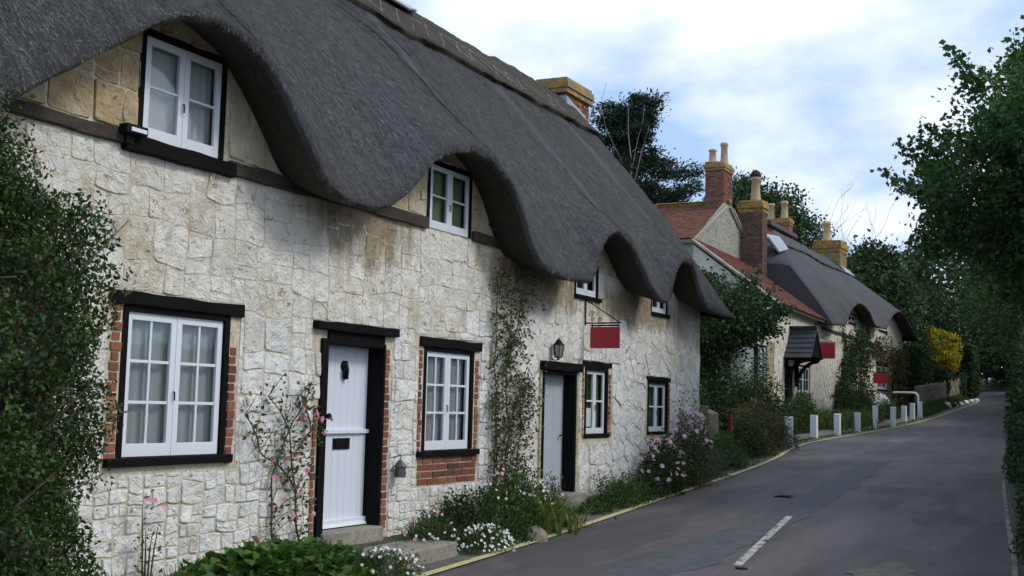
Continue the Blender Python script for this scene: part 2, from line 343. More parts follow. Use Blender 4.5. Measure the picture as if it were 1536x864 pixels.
# ------------------------------------------------------------------ leaves
def unit(a): return a/np.maximum(np.linalg.norm(a, axis=1, keepdims=True), 1e-9)
class LV:
    """collects leaf rhombi; build() links them as one mesh"""
    def __init__(s): s.V = []; s.X = []
    def add(s, P, size, asp=.5, up=.2, out=None, outw=.8, flat=.0, droop=0, var=.35):
        P = np.asarray(P, float); n = len(P)
        if n == 0: return s
        t = rng.normal(size=(n, 3))
        t = unit(t)
        if out is not None: t = t+np.asarray(out)*outw
        t[:, 2] += up-droop; t = unit(t)
        nn = rng.normal(size=(n, 3)); nn[:, 2] += flat*3; sd = unit(np.cross(t, nn)); nrm = np.cross(sd, t)
        L = (size*(1+rng.uniform(-var, var, n)))[:, None]; W = L*asp*.5
        bend = nrm*L*.12
        v = np.stack([P, P+t*L*.45+sd*W+bend, P+t*L, P+t*L*.45-sd*W+bend], 1)
        s.V.append(v.reshape(-1, 3)); return s
    def hexes(s, P, size, asp, up, out, outw, flat=0, cup=.12):
        P = np.asarray(P, float); n = len(P); t = unit(unit(rng.normal(size=(n, 3)))+np.asarray(out)*outw+np.array([0, 0, up])); nn = rng.normal(size=(n, 3)); nn[:, 2] += flat*3
        sd = unit(np.cross(t, nn)); nrm = np.cross(sd, t); L = (size*rng.uniform(.6, 1.25, n))[:, None]; W = L*asp*.5; q = lambda a, b, c: P+t*L*a+sd*W*b+nrm*L*c
        s.X.append(np.stack([q(0, 0, 0), q(.22, .85, cup), q(.68, 1, cup*1.2), q(1, 0, -.05), q(.68, -1, cup*1.2), q(.22, -.85, cup)], 1)); return s
    def quads(s, q): s.V.append(np.asarray(q, float).reshape(-1, 3)); return s
    def build(s, name, m, parent=None):
        V = np.concatenate(s.V) if s.V else np.zeros((0, 3)); F_ = np.arange(len(V)).reshape(-1, 4)
        if s.X:
            Xs = np.concatenate(s.X); b = len(V)+6*np.arange(len(Xs))[:, None]; F_ = np.concatenate([F_, b+np.array([0, 1, 2, 3]), b+np.array([0, 3, 4, 5])]); V = np.concatenate([V, Xs.reshape(-1, 3)])
        return obj(name, V, F_, m, parent)
def blob(n, c, r, shell=.0, squash=1):
    d = unit(rng.normal(size=(n, 3))); k = rng.uniform(shell, 1, n)**(1/2.2)
    p = d*k[:, None]; p[:, 2] *= squash
    return np.array(c)+p*np.array(r), d
def flowers(P, size, up=.3, out=(1, 0, 0), n=5):
    P = np.asarray(P, float); m = len(P); ax = unit(rng.normal(size=(m, 3))*.5+np.array(out)+np.array([0, 0, up]))
    a = unit(np.cross(ax, rng.normal(size=(m, 3)))); b = np.cross(ax, a); Q = []
    for k in range(n):
        w = 2*math.pi*k/n; w2 = math.pi/n*.85
        d = a*math.cos(w)+b*math.sin(w); l = a*math.cos(w-w2)+b*math.sin(w-w2); r = a*math.cos(w+w2)+b*math.sin(w+w2)
        Q.append(np.stack([P, P+(l*.75)*size+ax*size*.1, P+d*size+ax*size*.15, P+r*.75*size+ax*size*.1], 1))
    return np.concatenate(Q)

# ------------------------------------------------------------------ stone walling
def noise2(y, z, s, k=0): 
    v = noise.noise_vector(Vector((y*s, z*s, 7.3+k))); return v.x, v.y
def subdiv(y0, y1, z0, z1, big, out, hmax=.36):
    w, h = y1-y0, z1-z0
    if w < big*random.uniform(.5, 1.3) and h < hmax*random.uniform(.5, 1.25): out.append((y0, y1, z0, z1)); return
    if h/hmax > w/big*random.uniform(.8, 1.25):
        k = z0+h*random.uniform(.36, .64); subdiv(y0, y1, z0, k, big, out, hmax); subdiv(y0, y1, k, z1, big, out, hmax)
    else:
        k = y0+w*random.uniform(.34, .66); subdiv(y0, k, z0, z1, big, out, hmax); subdiv(k, y1, z0, z1, big, out, hmax)
def clip_half(poly, p, n):
    out = []
    for i in range(len(poly)):
        a, b = poly[i], poly[(i+1) % len(poly)]
        da = (a[0]-p[0])*n[0]+(a[1]-p[1])*n[1]; db = (b[0]-p[0])*n[0]+(b[1]-p[1])*n[1]
        if da <= 0: out.append(a)
        if (da < 0) != (db < 0) and abs(da-db) > 1e-12:
            t = da/(da-db); out.append((a[0]+(b[0]-a[0])*t, a[1]+(b[1]-a[1])*t))
    return out
def rects_to_polys(rects, amp=.03):
    P = []
    for (a, b, c, d) in rects:
        pts = []
        for (s, e) in (((a, c), (b, c)), ((b, c), (b, d)), ((b, d), (a, d)), ((a, d), (a, c))):
            for k in (0, .5): pts.append((s[0]+(e[0]-s[0])*k, s[1]+(e[1]-s[1])*k))
        P.append([(y+noise2(y, z, 2.6)[0]*amp*1.6+noise2(y, z, 7)[0]*amp*1.0, z+noise2(y, z, 2.6)[1]*amp*1.6+noise2(y, z, 7, 3)[1]*amp*1.0) for y, z in pts])
    return P
def voronoi(y0, y1, z0, z1, sy, sz, jit=.8):
    seeds = []; ny = int((y1-y0)/sy)+2; nz = int((z1-z0)/sz)+2
    for i in range(-1, ny):
        for k in range(-1, nz):
            seeds.append((y0+(i+.5*(k % 2)+.5+random.uniform(-jit, jit)*.5)*sy, z0+(k+.5+random.uniform(-jit, jit)*.5)*sz))
    P = []
    for s in seeds:
        if not (y0 <= s[0] <= y1 and z0 <= s[1] <= z1): continue
        poly = [(s[0]-1, s[1]-1), (s[0]+1, s[1]-1), (s[0]+1, s[1]+1), (s[0]-1, s[1]+1)]
        for q in seeds:
            d = (q[0]-s[0], q[1]-s[1]); L = math.hypot(*d)
            if 0 < L < 3*max(sy, sz):
                poly = clip_half(poly, ((s[0]+q[0])/2, (s[1]+q[1])/2), d)
        for e in (((y0, 0), (-1, 0)), ((y1, 0), (1, 0)), ((0, z0), (0, -1)), ((0, z1), (0, 1))): poly = clip_half(poly, *e)
        if len(poly) >= 3: P.append(poly)
    return P
def stone_mesh(mb, polys, X, holes=(), top=None, gap=.0045, proud=(.001, .013), axis='x', sgn=1):
    for poly in polys:
        ok = True
        for (a, b, c, d) in holes:
            ys = [p[0] for p in poly]; zs = [p[1] for p in poly]
            if max(ys) > a and min(ys) < b and max(zs) > c and min(zs) < d:
                cy, cz = sum(ys)/len(ys), sum(zs)/len(zs)
                sep = [(a-cy, ((a, 0), (1, 0))), (cy-b, ((b, 0), (-1, 0))), (c-cz, ((0, c), (0, 1))), (cz-d, ((0, d), (0, -1)))]
                sep.sort(key=lambda q: -q[0])
                if sep[0][0] < -.3: ok = False; break
                poly = clip_half(poly, *sep[0][1])
                if len(poly) < 3: ok = False; break
        if not ok: continue
        n = len(poly); cy, cz = sum(p[0] for p in poly)/n, sum(p[1] for p in poly)/n
        if top and cz > top(cy): continue
        ar = abs(sum(poly[i][0]*poly[(i+1) % n][1]-poly[(i+1) % n][0]*poly[i][1] for i in range(n)))/2
        if ar < .0018: continue
        # round the corners, shrink
        q = []
        for i in range(n):
            a, b = poly[i], poly[(i+1) % n]
            if math.hypot(a[0]-b[0], a[1]-b[1]) < .015: q.append(((a[0]+b[0])/2, (a[1]+b[1])/2)); continue
            t_ = random.uniform(.08, .22); q.append((a[0]*(1-t_)+b[0]*t_, a[1]*(1-t_)+b[1]*t_)); q.append((a[0]*t_+b[0]*(1-t_), a[1]*t_+b[1]*(1-t_)))
        rad = math.sqrt(ar); h = random.uniform(*proud); k0 = max(.5, 1-gap/rad*2.1); k1 = max(.45, 1-(gap+.008)/rad*2.1)
        vs = []; m = len(q); tl = (random.uniform(-1, 1)*.03, random.uniform(-1, 1)*.03)
        for (k, hh) in ((k0, -.004), ((k0+k1)/2, h*.8), (k1, h), (k1*.55, h)):
            for (y, z) in q:
                yy, zz = cy+(y-cy)*k, cz+(z-cz)*k
                e = hh
                if hh > 0: e += ((yy-cy)*tl[0]+(zz-cz)*tl[1])+noise.noise(Vector((yy*7, zz*7, 2)))*.016*min(1, rad*5)
                if hh > 0: e = max(e, .0015)
                vs.append((yy, zz, e))
        vs.append((cy, cz, h+random.uniform(-.004, .006)))
        V = [(X+sgn*e, y, z) if axis == 'x' else (y, X+sgn*e, z) for y, z, e in vs]
        fs = [(r*m+i, r*m+(i+1) % m, (r+1)*m+(i+1) % m, (r+1)*m+i) for r in range(3) for i in range(m)]
        fs += [(3*m+i, 3*m+(i+1) % m, 4*m) for i in range(m)]
        mb.add(V, fs)
def wall_face(mb, X, y0, y1, z0, z1, holes, depth=.42, topf=None, step=.15):
    """masonry backing with recesses behind each opening (opens to +X)"""
    ys = sorted(set([y0, y1]+[h[0] for h in holes]+[h[1] for h in holes]+(list(np.arange(y0, y1, step)) if topf else [])))
    zs = sorted(set([z0, z1]+[h[2] for h in holes]+[h[3] for h in holes]))
    for a, b in zip(ys, ys[1:]):
        ta, tb = (topf(a), topf(b)) if topf else (z1, z1)
        for c, d in zip(zs, zs[1:]):
            cy, cz = (a+b)/2, (c+d)/2
            if any(h[0] < cy < h[1] and h[2] < cz < h[3] for h in holes): continue
            da, db = min(d, ta), min(d, tb)
            if d == zs[-1]: da, db = ta, tb
            if da <= c and db <= c: continue
            mb.add([(X, a, c), (X, b, c), (X, b, max(c, db)), (X, a, max(c, da))], [(0, 1, 2, 3)])
    for (a, b, c, d) in holes:
        x1 = X-depth
        mb.add([(X, a, c), (X, b, c), (X, b, d), (X, a, d), (x1, a, c), (x1, b, c), (x1, b, d), (x1, a, d)], [(0, 1, 5, 4), (1, 2, 6, 5), (2, 3, 7, 6), (3, 0, 4, 7)])
        mb.cm = 1; mb.add([(x1, a, c), (x1, b, c), (x1, b, d), (x1, a, d)], [(0, 1, 2, 3)]); mb.cm = 0
def brick_strip(mb, X, y0, y1, z0, z1, proud=.010, bl=.215, bh=.060, mo=.016, alt=True, back=.03):
    z = z0; k = 0
    while z < z1-.03:
        h = min(bh, z1-z); y = y0-(bl/2 if k % 2 and y1-y0 > bl*1.3 else 0)
        e1 = y1 - (random.uniform(0, .03) if alt else 0); e0 = y0+(random.uniform(0, .02) if alt else 0)
        while y < e1-.02:
            a, b = max(y, e0), min(y+bl, e1)
            if b-a > .03:
                p = proud+random.uniform(-.004, .004); mb.box(X-back, X+p, a, b-mo, z, z+h, .0025)
            y += bl+.0
        z += bh+mo; k += 1
def brick_stack(name, parent, x0, x1, y0, y1, z0, z1, m, bl=.215, bh=.065, mo=.012, steps=()):
    mb = MB(); mb.cm = 1; mb.box(x0+.012, x1-.012, y0+.012, y1-.012, z0, z1-.01); mb.cm = 0
    z = z0; k = 0
    while z < z1-.02:
        off = bl/2 if k % 2 else 0
        for (a, b, side) in ((x0, x1, 0), (x0, x1, 1), (y0, y1, 2), (y0, y1, 3)):
            p = a-off
            if side > 1: p = a-bl/2+off-bl/2
            while p < b-.02:
                s, e = max(p, a), min(p+bl-mo, b)
                if e-s > .02:
                    j = random.uniform(-.004, .004); t = z+min(bh, z1-z)
                    if side == 0: mb.box(s, e, y0+j, y0+.1, z, t)
                    elif side == 1: mb.box(s, e, y1-.1, y1+j, z, t)
                    elif side == 2: mb.box(x0+j, x0+.1, max(s, y0+.101), min(e, y1-.101), z, t)
                    else: mb.box(x1-.1, x1+j, max(s, y0+.101), min(e, y1-.101), z, t)
                p += bl
        z += bh+mo; k += 1
    return mb.build(name, [m, MT['mortar_dark']], parent, fix=False)
def chimney_pot(parent, x, y, z, h, r, cowl=False, m='terracotta'):
    mb = MB(); mb.lathe((x, y, z), [(r*1.15, 0), (r*1.1, .06), (r*.95, h*.3), (r*.85, h*.82), (r*1.05, h*.85), (r*1.08, h*.93), (r*.9, h), (r*.7, h), (r*.68, h*.7)], 14)
    o = mb.build('chimney_pot', MT[m], parent, smooth=True)
    if cowl:
        c = MB(); c.lathe((x, y, z+h-.02), [(r*1.15, 0), (r*1.2, .08), (r*.9, .2), (r*.3, .28), (.01, .3)], 12); c.build('cowl', MT['soot'], o, smooth=True)
    return o
# ------------------------------------------------------------------ windows / doors (face +X)
def window(parent, X, y0, y1, z0, z1, cas=2, cols=2, rows=3, sash=.055, munt=.022, bot=.09, curt='curtain', sides=True, lintel=None, sill=None, jamb=.0, label=None, handle=True, lean=0, gw=True):
    """X: outer plane of the sash; returns the window part"""
    mb = MB(); d = .032
    f = (y1-y0)/cas
    def member(a, b, c, e, dd=d, x=X): mb.box(x-dd, x, a, b, c, e)
    for i in range(cas):
        a, b = y0+i*f+.002, y0+(i+1)*f-.002
        member(a, a+sash, z0, z1); member(b-sash, b, z0, z1)
        member(a+sash, b-sash, z0, z0+bot); member(a+sash, b-sash, z1-sash, z1)
        gw_ = (b-a-2*sash); gh = z1-z0-bot-sash
        for k in range(1, cols):
            y = a+sash+gw_*k/cols; member(y-munt/2, y+munt/2, z0+bot, z1-sash, .03, X-.008)
        for k in range(1, rows):
            z = z0+bot+gh*k/rows
            for c_ in range(cols):
                ya = a+sash+gw_*c_/cols+(munt/2 if c_ else 0); yb = a+sash+gw_*(c_+1)/cols-(munt/2 if c_ < cols-1 else 0)
                member(ya, yb, z-munt/2, z+munt/2, .028, X-.0095)
    w = mb.build('window', MT['white'], parent, bevel=.003)
    if label: w['label'] = label
    g = MB(); g.add([(X-.018, y0+.03, z0+.03), (X-.018, y1-.03, z0+.03), (X-.018, y1-.03, z1-.03), (X-.018, y0+.03, z1-.03)], [(0, 1, 2, 3)]); g.build('glass', MT['glass'], w, fix=False)
    if curt:
        n = int((y1-y0)/.008); Y = np.linspace(y0+.01, y1-.01, n); c = MB(); vs = []
        ph = random.uniform(0, 6)
        for z in (z0+.02, z1-.02):
            for y in Y: vs.append((X-.085+.006*math.sin(y*62+ph+2*math.sin(y*9))+.008*math.sin(y*23+ph), y, z))
        c.add(vs, [(i, i+1, n+i+1, n+i) for i in range(n-1) if not (abs(Y[i]-(y0+y1)/2) < .03 and curt == 'curtain' and cas == 1)])
        c.build('curtain', MT[curt], w, smooth=True)
    if handle:
        h = MB(); yc = y0+f if cas > 1 else y1-sash/2; zc = (z0+z1)/2-.05
        h.tube([(X+.005, yc-.012, zc), (X+.02, yc-.012, zc), (X+.022, yc-.012, zc-.07)], .006, 6); h.build('handle', MT['iron'], w)
    fr = MB(); t = .062; xf = WX+.006 if X > -7 else X+.026
    fr.box(X-.10, xf, y0-t, y0-.001, z0-.0, z1+t); fr.box(X-.10, xf, y1+.001, y1+t, z0, z1+t); fr.box(X-.10, xf, y0, y1, z1+.001, z1+t)
    fr.build('frame', MT['black'], w)
    if sill:
        s = MB(); (a, b, h, pr_) = sill; s.box(X-.12, X+pr_, a, b, z0-h, z0-.004, .003); s.build('sill', MT['black'], w, bevel=.008)
    if lintel:
        (a, b, c, e, pr_) = lintel; timber(a, b, c, e, X-.1, X+pr_, w, 'lintel')
    return w
def timber(y0, y1, z0, z1, x0, x1, parent, name='lintel', m='black', sag=.012, tilt=0):
    n = 14; vs = []; fs = []
    for i in range(n+1):
        t = i/n; y = y0+(y1-y0)*t; q = lambda k: sag*noise.noise(Vector((y*3.1, k, y0)))*1.2
        dz = tilt*(t-.5)
        for (x, z, k) in ((x0, z0, 1), (x1, z0, 2), (x1+.0, z1, 3), (x0, z1, 4)): vs.append((x+(q(k+9) if x == x1 else 0), y, z+q(k)+dz))
    for i in range(n):
        for k in range(4): fs.append((i*4+k, i*4+(k+1) % 4, (i+1)*4+(k+1) % 4, (i+1)*4+k))
    fs += [(0, 1, 2, 3), (n*4+3, n*4+2, n*4+1, n*4)]
    mb = MB(); mb.add(vs, fs); return mb.build(name, MT[m], parent, bevel=.008)
# ------------------------------------------------------------------ thatch
def sm_tab(T, w=.06):
    T = sorted(T)
    return lambda y: sum(lerp_t(T, y+k*w) for k in (-2, -1, 0, 1, 2))/5
def thatch(root, name, ze, y0, y1, xe, xr, zb, zr, xw, m, step=.04, thick=.3, rows=46, lump=.05, power=1.25, endround=.35, xback=None, hip0=0, hip1=0, strand=0, pcut=1e9):
    """front slope runs from eave (xe, ze(y)) up to ridge (xr, zr) and down the back"""
    ys = np.arange(y0, y1+step/2, step); back = xback if xback is not None else 2*xr-xe
    prof0 = None; V = []; UV = []; nprof = 0
    for j, y in enumerate(ys):
        e = ze(y); col = []; ew = sum(ze(y+q*.14) for q in range(-4, 5))/9; ew2 = sum(ze(y+q*.3) for q in range(-4, 5))/9; pw = power if y < pcut else power*2.2
        # end treatments
        d0, d1 = y-y0, y1-y
        shr = 1.0
        zr_ = zr+.05*noise.noise(Vector((0, y*.5, 4)))
        if hip0 and d0 < hip0: shr = d0/hip0
        if hip1 and d1 < hip1: shr = min(shr, d1/hip1)
        er = 0
        for dd in (d0, d1):
            if dd < endround: er = max(er, 1-math.sqrt(max(0, 1-(1-dd/endround)**2)))
        cut = .16*er
        # soffit
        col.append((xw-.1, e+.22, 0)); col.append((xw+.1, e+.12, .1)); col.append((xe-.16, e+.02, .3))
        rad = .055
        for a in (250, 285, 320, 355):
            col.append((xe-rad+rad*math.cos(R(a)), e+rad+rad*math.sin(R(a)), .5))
        for i in range(1, rows+1):
            s = i/rows; s0 = s
            x = xe+(xr-xe)*s
            plane = zb+.2+(zr_-zb-.2)*(s+.05*math.sin(math.pi*s))
            k1 = min(1, s*5); k2 = max(0, min(1, s*2.2-.25)); ee = e+(ew-e)*k1; ee = ee+(ew2-ee)*k2
            rise = (ee+rad*1.2-(zb+.2))
            z = plane+rise*(1-s)**pw
            col.append((x, z, .5+s*6))
        nb = 12
        for i in range(1, nb+1):
            s = i/nb; col.append((xr+(back-xr)*s, zr_+(zb-zr_)*s, 7+s*6))
        nprof = len(col)
        for i, (x, z, v) in enumerate(col):
            if i > 5:
                lim = zb+(zr_-zb)*shr if shr < 1 else 1e9
                if z > lim:
                    z = lim+(z-lim)*.0
                    
                z -= cut*(1 if i > 6 else .3)
                n3 = Vector((x*.9, y*.9, z*.9)); z += lump*noise.noise(n3)+lump*.45*noise.noise(n3*3.3)+lump*.22*noise.noise(n3*9)
            elif i > 1: z += .02*noise.noise(Vector((x*3, y*4, 1)))
            V.append((x, y, z)); UV.append((y, v))
    n = len(ys); k = nprof; F_ = []
    for j in range(n-1):
        for i in range(k-1): F_.append((j*k+i, j*k+i+1, (j+1)*k+i+1, (j+1)*k+i))
    V = np.array(V); F_ = np.array(F_)
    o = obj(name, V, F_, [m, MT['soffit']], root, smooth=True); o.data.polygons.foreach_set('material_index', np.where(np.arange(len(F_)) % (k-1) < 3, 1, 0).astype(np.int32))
    uvl = o.data.uv_layers.new(name='UVMap'); uva = np.array(UV)[F_.ravel()]; uvl.data.foreach_set('uv', uva.astype(np.float32).ravel())
    # close the ends
    mb = MB()
    for j in (0, n-1):
        c = V[j*k:(j+1)*k]; ctr = (xr, ys[j]+(.0), zb+.5); mb.add(list(map(tuple, c))+[ctr], [(i, i+1, k) for i in range(k-1)])
    mb.build('verge', m, o)
    if strand:
        # loose reed ends lying down the slope
        jj = rng.uniform(0, n-1.001, strand); ii = rng.uniform(4, 6+rows, strand)
        G3 = V.reshape(n, k, 3); a = jj.astype(int); b = ii.astype(int); fj = (jj-a)[:, None]; fi = (ii-b)[:, None]
        P = (G3[a, b]*(1-fj)+G3[a+1, b]*fj)*(1-fi)+(G3[a, b+1]*(1-fj)+G3[a+1, b+1]*fj)*fi
        dn = unit(G3[a, b]-G3[a, b+1]); dy = unit(G3[a+1, b]-G3[a, b]); nr = unit(np.cross(dy, -dn)); nr *= np.sign(nr[:, 2:3]+.3*nr[:, 0:1]+1e-9)
        L = rng.uniform(.025, .075, strand)[:, None]; w = rng.uniform(.002, .0045, strand)[:, None]; L = np.where(ii[:, None] < 8, L*.55, L)
        t = unit(dn+dy*rng.normal(0, .25, strand)[:, None]+nr*rng.uniform(.0, .2, strand)[:, None]); sd = dy*w
        Q = np.stack([P-sd, P+sd, P+t*L+sd*.4+nr*.004, P+t*L-sd*.4+nr*.004], 1)
        LV().quads(Q).build('reed_ends', MT['strand'], o)
    return o, V.reshape(n, k, 3), ys
def ridge_cap(root, Gd, ys, i0, rows_off, thick, m, name='ridge_cap'):
    """block-cut ridge: a thick extra layer over the top of the slope"""
    n, k, _ = Gd.shape; i1 = rows_off; V = []; F_ = []; UV = []
    cols = list(range(i0, i1)); w = len(cols)+2
    for j in range(n):
        base = Gd[j, i0]; wob = .05*noise.noise(Vector((0, ys[j]*1.7, 5)))+.02*noise.noise(Vector((0, ys[j]*9, 5)))
        t = thick*(1+.3*noise.noise(Vector((3, ys[j]*.8, 5))))
        dn = Gd[j, i0-1]-Gd[j, i0]; dn = dn/np.linalg.norm(dn)
        e = base+dn*wob; nr = np.array((dn[2]*-1, 0, dn[0])); nr = nr if nr[2] > 0 else -nr
        V.append(e-nr*.03); V.append(e+nr*t*.85); UV += [(ys[j], 0), (ys[j], .1)]
        for q, i in enumerate(cols):
            z = Gd[j, i].copy(); V.append(z+nr*(t*(1 if i < i1-6 else .8))+np.array([0, 0, .02*noise.noise(Vector(tuple(z*4)))])); UV.append((ys[j], .3+q*.13))
    w = len(cols)+2
    for j in range(n-1):
        for i in range(w-1): F_.append((j*w+i, j*w+i+1, (j+1)*w+i+1, (j+1)*w+i))
    F_.append(tuple(range(w))[::-1]); F_.append(tuple(range((n-1)*w, n*w)))
    V = np.array(V); o = obj(name, V, F_, m, root, smooth=True)
    uvl = o.data.uv_layers.new(name='UVMap'); uva = np.concatenate([[UV[i] for i in f] for f in F_]); uvl.data.foreach_set('uv', uva.astype(np.float32).ravel())
    return o
def ray(x, y): return fw+RR*((x-768)/F)-UU*((y-432)/F)
def onX(x, y, X):
    d = ray(x, y); t = X/d.x; return (d.y*t, H+d.z*t)
# ================================================================== SETTING
xs = sorted(set([-900, -500, -300, -180, -120, -80, -60, -45, -35, -28, -22, -18, -16]+[round(-14+.22*i, 2) for i in range(78)]+[4, 6, 9, 14, 22, 35, 60, 100, 180, 300, 500, 900]))
ysg = sorted(set([-900, -400, -200, -100, -60, -40, -25, -15, -10]+[round(-8+.4*i, 2) for i in range(340)]+[130, 140, 160, 190, 230, 300, 400, 600, 900, 1500]))
V = np.array([(x, y, gz(x, y)) for y in ysg for x in xs]); nx = len(xs)
F_ = np.array([(j*nx+i, j*nx+i+1, (j+1)*nx+i+1, (j+1)*nx+i) for j in range(len(ysg)-1) for i in range(nx-1)])
struct(obj('ground', V, F_, MT['soil'], smooth=True))
def strip(name, fa, fb, m, dz, y0, y1, step=.4, nx_=6, crown=0):
    V = []; ys = np.arange(y0, y1+step/2, step)
    for y in ys:
        a, b = fa(y), fb(y)
        for i in range(nx_+1):
            t = i/nx_; V.append((a+(b-a)*t, y, zg(y)+dz+crown*4*t*(1-t)))
    F_ = [(j*(nx_+1)+i, j*(nx_+1)+i+1, (j+1)*(nx_+1)+i+1, (j+1)*(nx_+1)+i) for j in range(len(ys)-1) for i in range(nx_)]
    return obj(name, np.array(V), np.array(F_), m, smooth=True)
struct(strip('road', lambda y: XL(y)-.08, lambda y: XR(y)+.25, MT['asphalt'], .006, -25, 124))
struct(strip('road_gutter', lambda y: XL(y)-.46-.08*noise.noise(Vector((y, 0, 0))), lambda y: XL(y)-.02, MT['gutter'], .016, -25, 82, .2, 3))
struct(strip('road_edge_dirt', lambda y: XR(y)+.12+.16*noise.noise(Vector((y*.9, 3, 0))), lambda y: XR(y)+.7, MT['soil'], .016, -25, 78, .2, 3))
struct(strip('yellow_line', lambda y: XL(y)-.05, lambda y: XL(y)+.055, MT['yellow'], .022, -25, 80, .2, 1))
struct(strip('yellow_line', lambda y: XR(y)+.02, lambda y: XR(y)+.075+.03*noise.noise(Vector((y*3, 8, 0))), MT['yellow_worn'], .022, 6, 23, .2, 1))
# centre dash
mb = MB(); a = Vector((-3.51, 11.75)); b = Vector((-4.07, 16.0)); n = 24
for i in range(n):
    for k, (s, e) in enumerate(((-.045, .0), (0, .045))):
        if random.random() < .06 and 5 < i < 20: continue
        p, q = a.lerp(b, i/n), a.lerp(b, (i+1)/n)
        mb.add([(p.x+s, p.y, zg(p.y)+.013), (p.x+e, p.y, zg(p.y)+.013), (q.x+e, q.y, zg(q.y)+.013), (q.x+s, q.y, zg(q.y)+.013)], [(0, 1, 2, 3)])
struct(mb.build('white_centre_line', MT['whiteline'], fix=False))
# bitumen patches: a bluish wheel track, a dark repair and a scuffed gritty patch, each a thin skin on the road
MT['patch_blue'] = m_two('worn_wheel_track', (.050, .055, .063), (.085, .085, .090), 5, .35, .65, .8, .5); MT['patch_dark'] = m_two('dark_repair', (.052, .046, .048), (.080, .070, .072), 4, .35, .65, .85, .5); MT['grit'] = m_two('gritty_scuff', (.20, .17, .125), (.115, .10, .085), 6, .4, .6, .9, .5)
def patch(name, ctr, hw, m, dz, seed, n=60, rough=.35):
    V = []; L = len(ctr)
    for i in range(n+1):
        t = i/n*(L-1); k = min(L-2, int(t)); f = t-k; x = ctr[k][0]*(1-f)+ctr[k+1][0]*f; y = ctr[k][1]*(1-f)+ctr[k+1][1]*f; w_ = (hw[k]*(1-f)+hw[k+1]*f)
        for s_ in (-1, 1):
            q = w_*(1+rough*noise.noise(Vector((y*.9, s_*3, seed)))+rough*.6*noise.noise(Vector((y*4, s_*3, seed)))); V.append((x+s_*q, y+.1*noise.noise(Vector((y*3, s_, seed))), zg(y)+dz))
    struct(obj(name, np.array(V), np.array([(2*i, 2*i+1, 2*i+3, 2*i+2) for i in range(n)]), m))
patch('road_patch', [(-4.6, 8), (-4.1, 12), (-4.15, 16), (-4.35, 20), (-4.9, 27), (-5.6, 36), (-6.3, 46)], [.32, .34, .28, .3, .26, .3, .05], MT['patch_blue'], .0105, 1, 120, .5)
patch('road_patch', [(-2.05, 11.3), (-2.1, 11.9), (-2.2, 12.8)], [.05, .34, .05], MT['grit'], .0145, 3, 30, .8)
patch('road_patch', [(-6.7, 27.5), (-6.85, 28.3), (-7, 29.2)], [.05, .2, .05], MT['grit'], .0145, 9, 30, .8)
o = MB(); dx, dy = -4.75, 18.4; z = zg(dy)+.018; o.box(dx-.13, dx+.13, dy-.16, dy+.16, z-.03, z)
for k in range(5): o.box(dx-.1, dx+.1, dy-.13+k*.06, dy-.11+k*.06, z, z+.004)
tag(o.build('drain_cover', MT['iron']), 'small dark iron cover set in the road beyond the white dash', 'drain cover')
# paved forecourt behind the bollards
V = []; ysp = np.arange(31.5, 60.1, .4)
for y in ysp:
    for i in range(5):
        x = XL(y)-.5-i*.35; V.append((x, y, gz(x, y)+.03))
struct(obj('pavement', np.array(V), np.array([(j*5+i, j*5+i+1, (j+1)*5+i+1, (j+1)*5+i) for j in range(len(ysp)-1) for i in range(4)]), MT['pave'], smooth=True))

# ================================================================== COTTAGE A
WX = -6.8; EX = -6.25
EA = [(1, 3.4), (3, 3.38), (5.05, 3.45), (5.35, 3.67), (5.5, 3.79), (5.95, 4.09), (6.22, 4.28), (6.38, 4.40), (6.66, 4.53), (6.95, 4.58), (7.23, 4.56), (7.66, 4.42), (7.98, 4.15), (8.32, 3.79), (8.5, 3.56), (8.79, 3.48), (9.22, 3.47), (9.53, 3.53), (9.85, 3.72), (10.13, 3.95), (10.29, 4.12), (10.61, 4.27), (10.99, 4.38), (11.5, 4.40), (12.01, 4.20), (12.36, 3.89), (12.55, 3.61), (12.82, 3.37), (13.33, 3.27), (14.02, 3.28), (14.42, 3.31), (14.62, 3.68), (14.81, 3.95), (15.2, 4.09), (15.73, 3.99), (16.18, 3.73), (16.6, 3.42), (16.89, 3.31), (17.38, 3.29), (17.55, 3.74), (17.92, 4.02), (18.41, 4.0), (18.75, 3.70), (19.11, 3.38), (20.02, 3.30), (22, 3.33)]
zeA = sm_tab(EA, .05)
cotA = thing('thatched_cottage', 'large thatched cottage of whitewashed stone with eyebrow dormers, in the foreground beside the road', 'cottage', (WX, 11, .3))
HO = dict(W1=(6.735, 7.925, 1.20, 2.385), UW1=(6.755, 7.75, 3.70, 4.56), W2=(11.115, 12.21, 1.165, 2.30), UW2=(11.065, 12.05, 3.60, 4.37), D1=(9.33, 10.31, .40, 2.26), D2=(14.08, 15.05, .50, 2.14), W3=(15.42, 16.24, 1.30, 2.25), W4=(17.87, 18.79, 1.30, 2.13), U3=(15.0, 15.80, 3.22, 3.85), U4=(17.96, 18.72, 3.21, 3.75))
holes = list(HO.values())
mb = MB(); wall_face(mb, WX, 1.5, 20.42, -.2, 3.65, [(a, b, c, min(d, 3.65)) for a, b, c, d in holes if c < 3.65], topf=None)
wall_face(mb, WX-.001, 1.5, 20.42, 3.65, 5, [(a, b, 3.65, d) for a, b, c, d in holes if d > 3.65], topf=lambda y: zeA(y)+.2)
mb.cm = 0
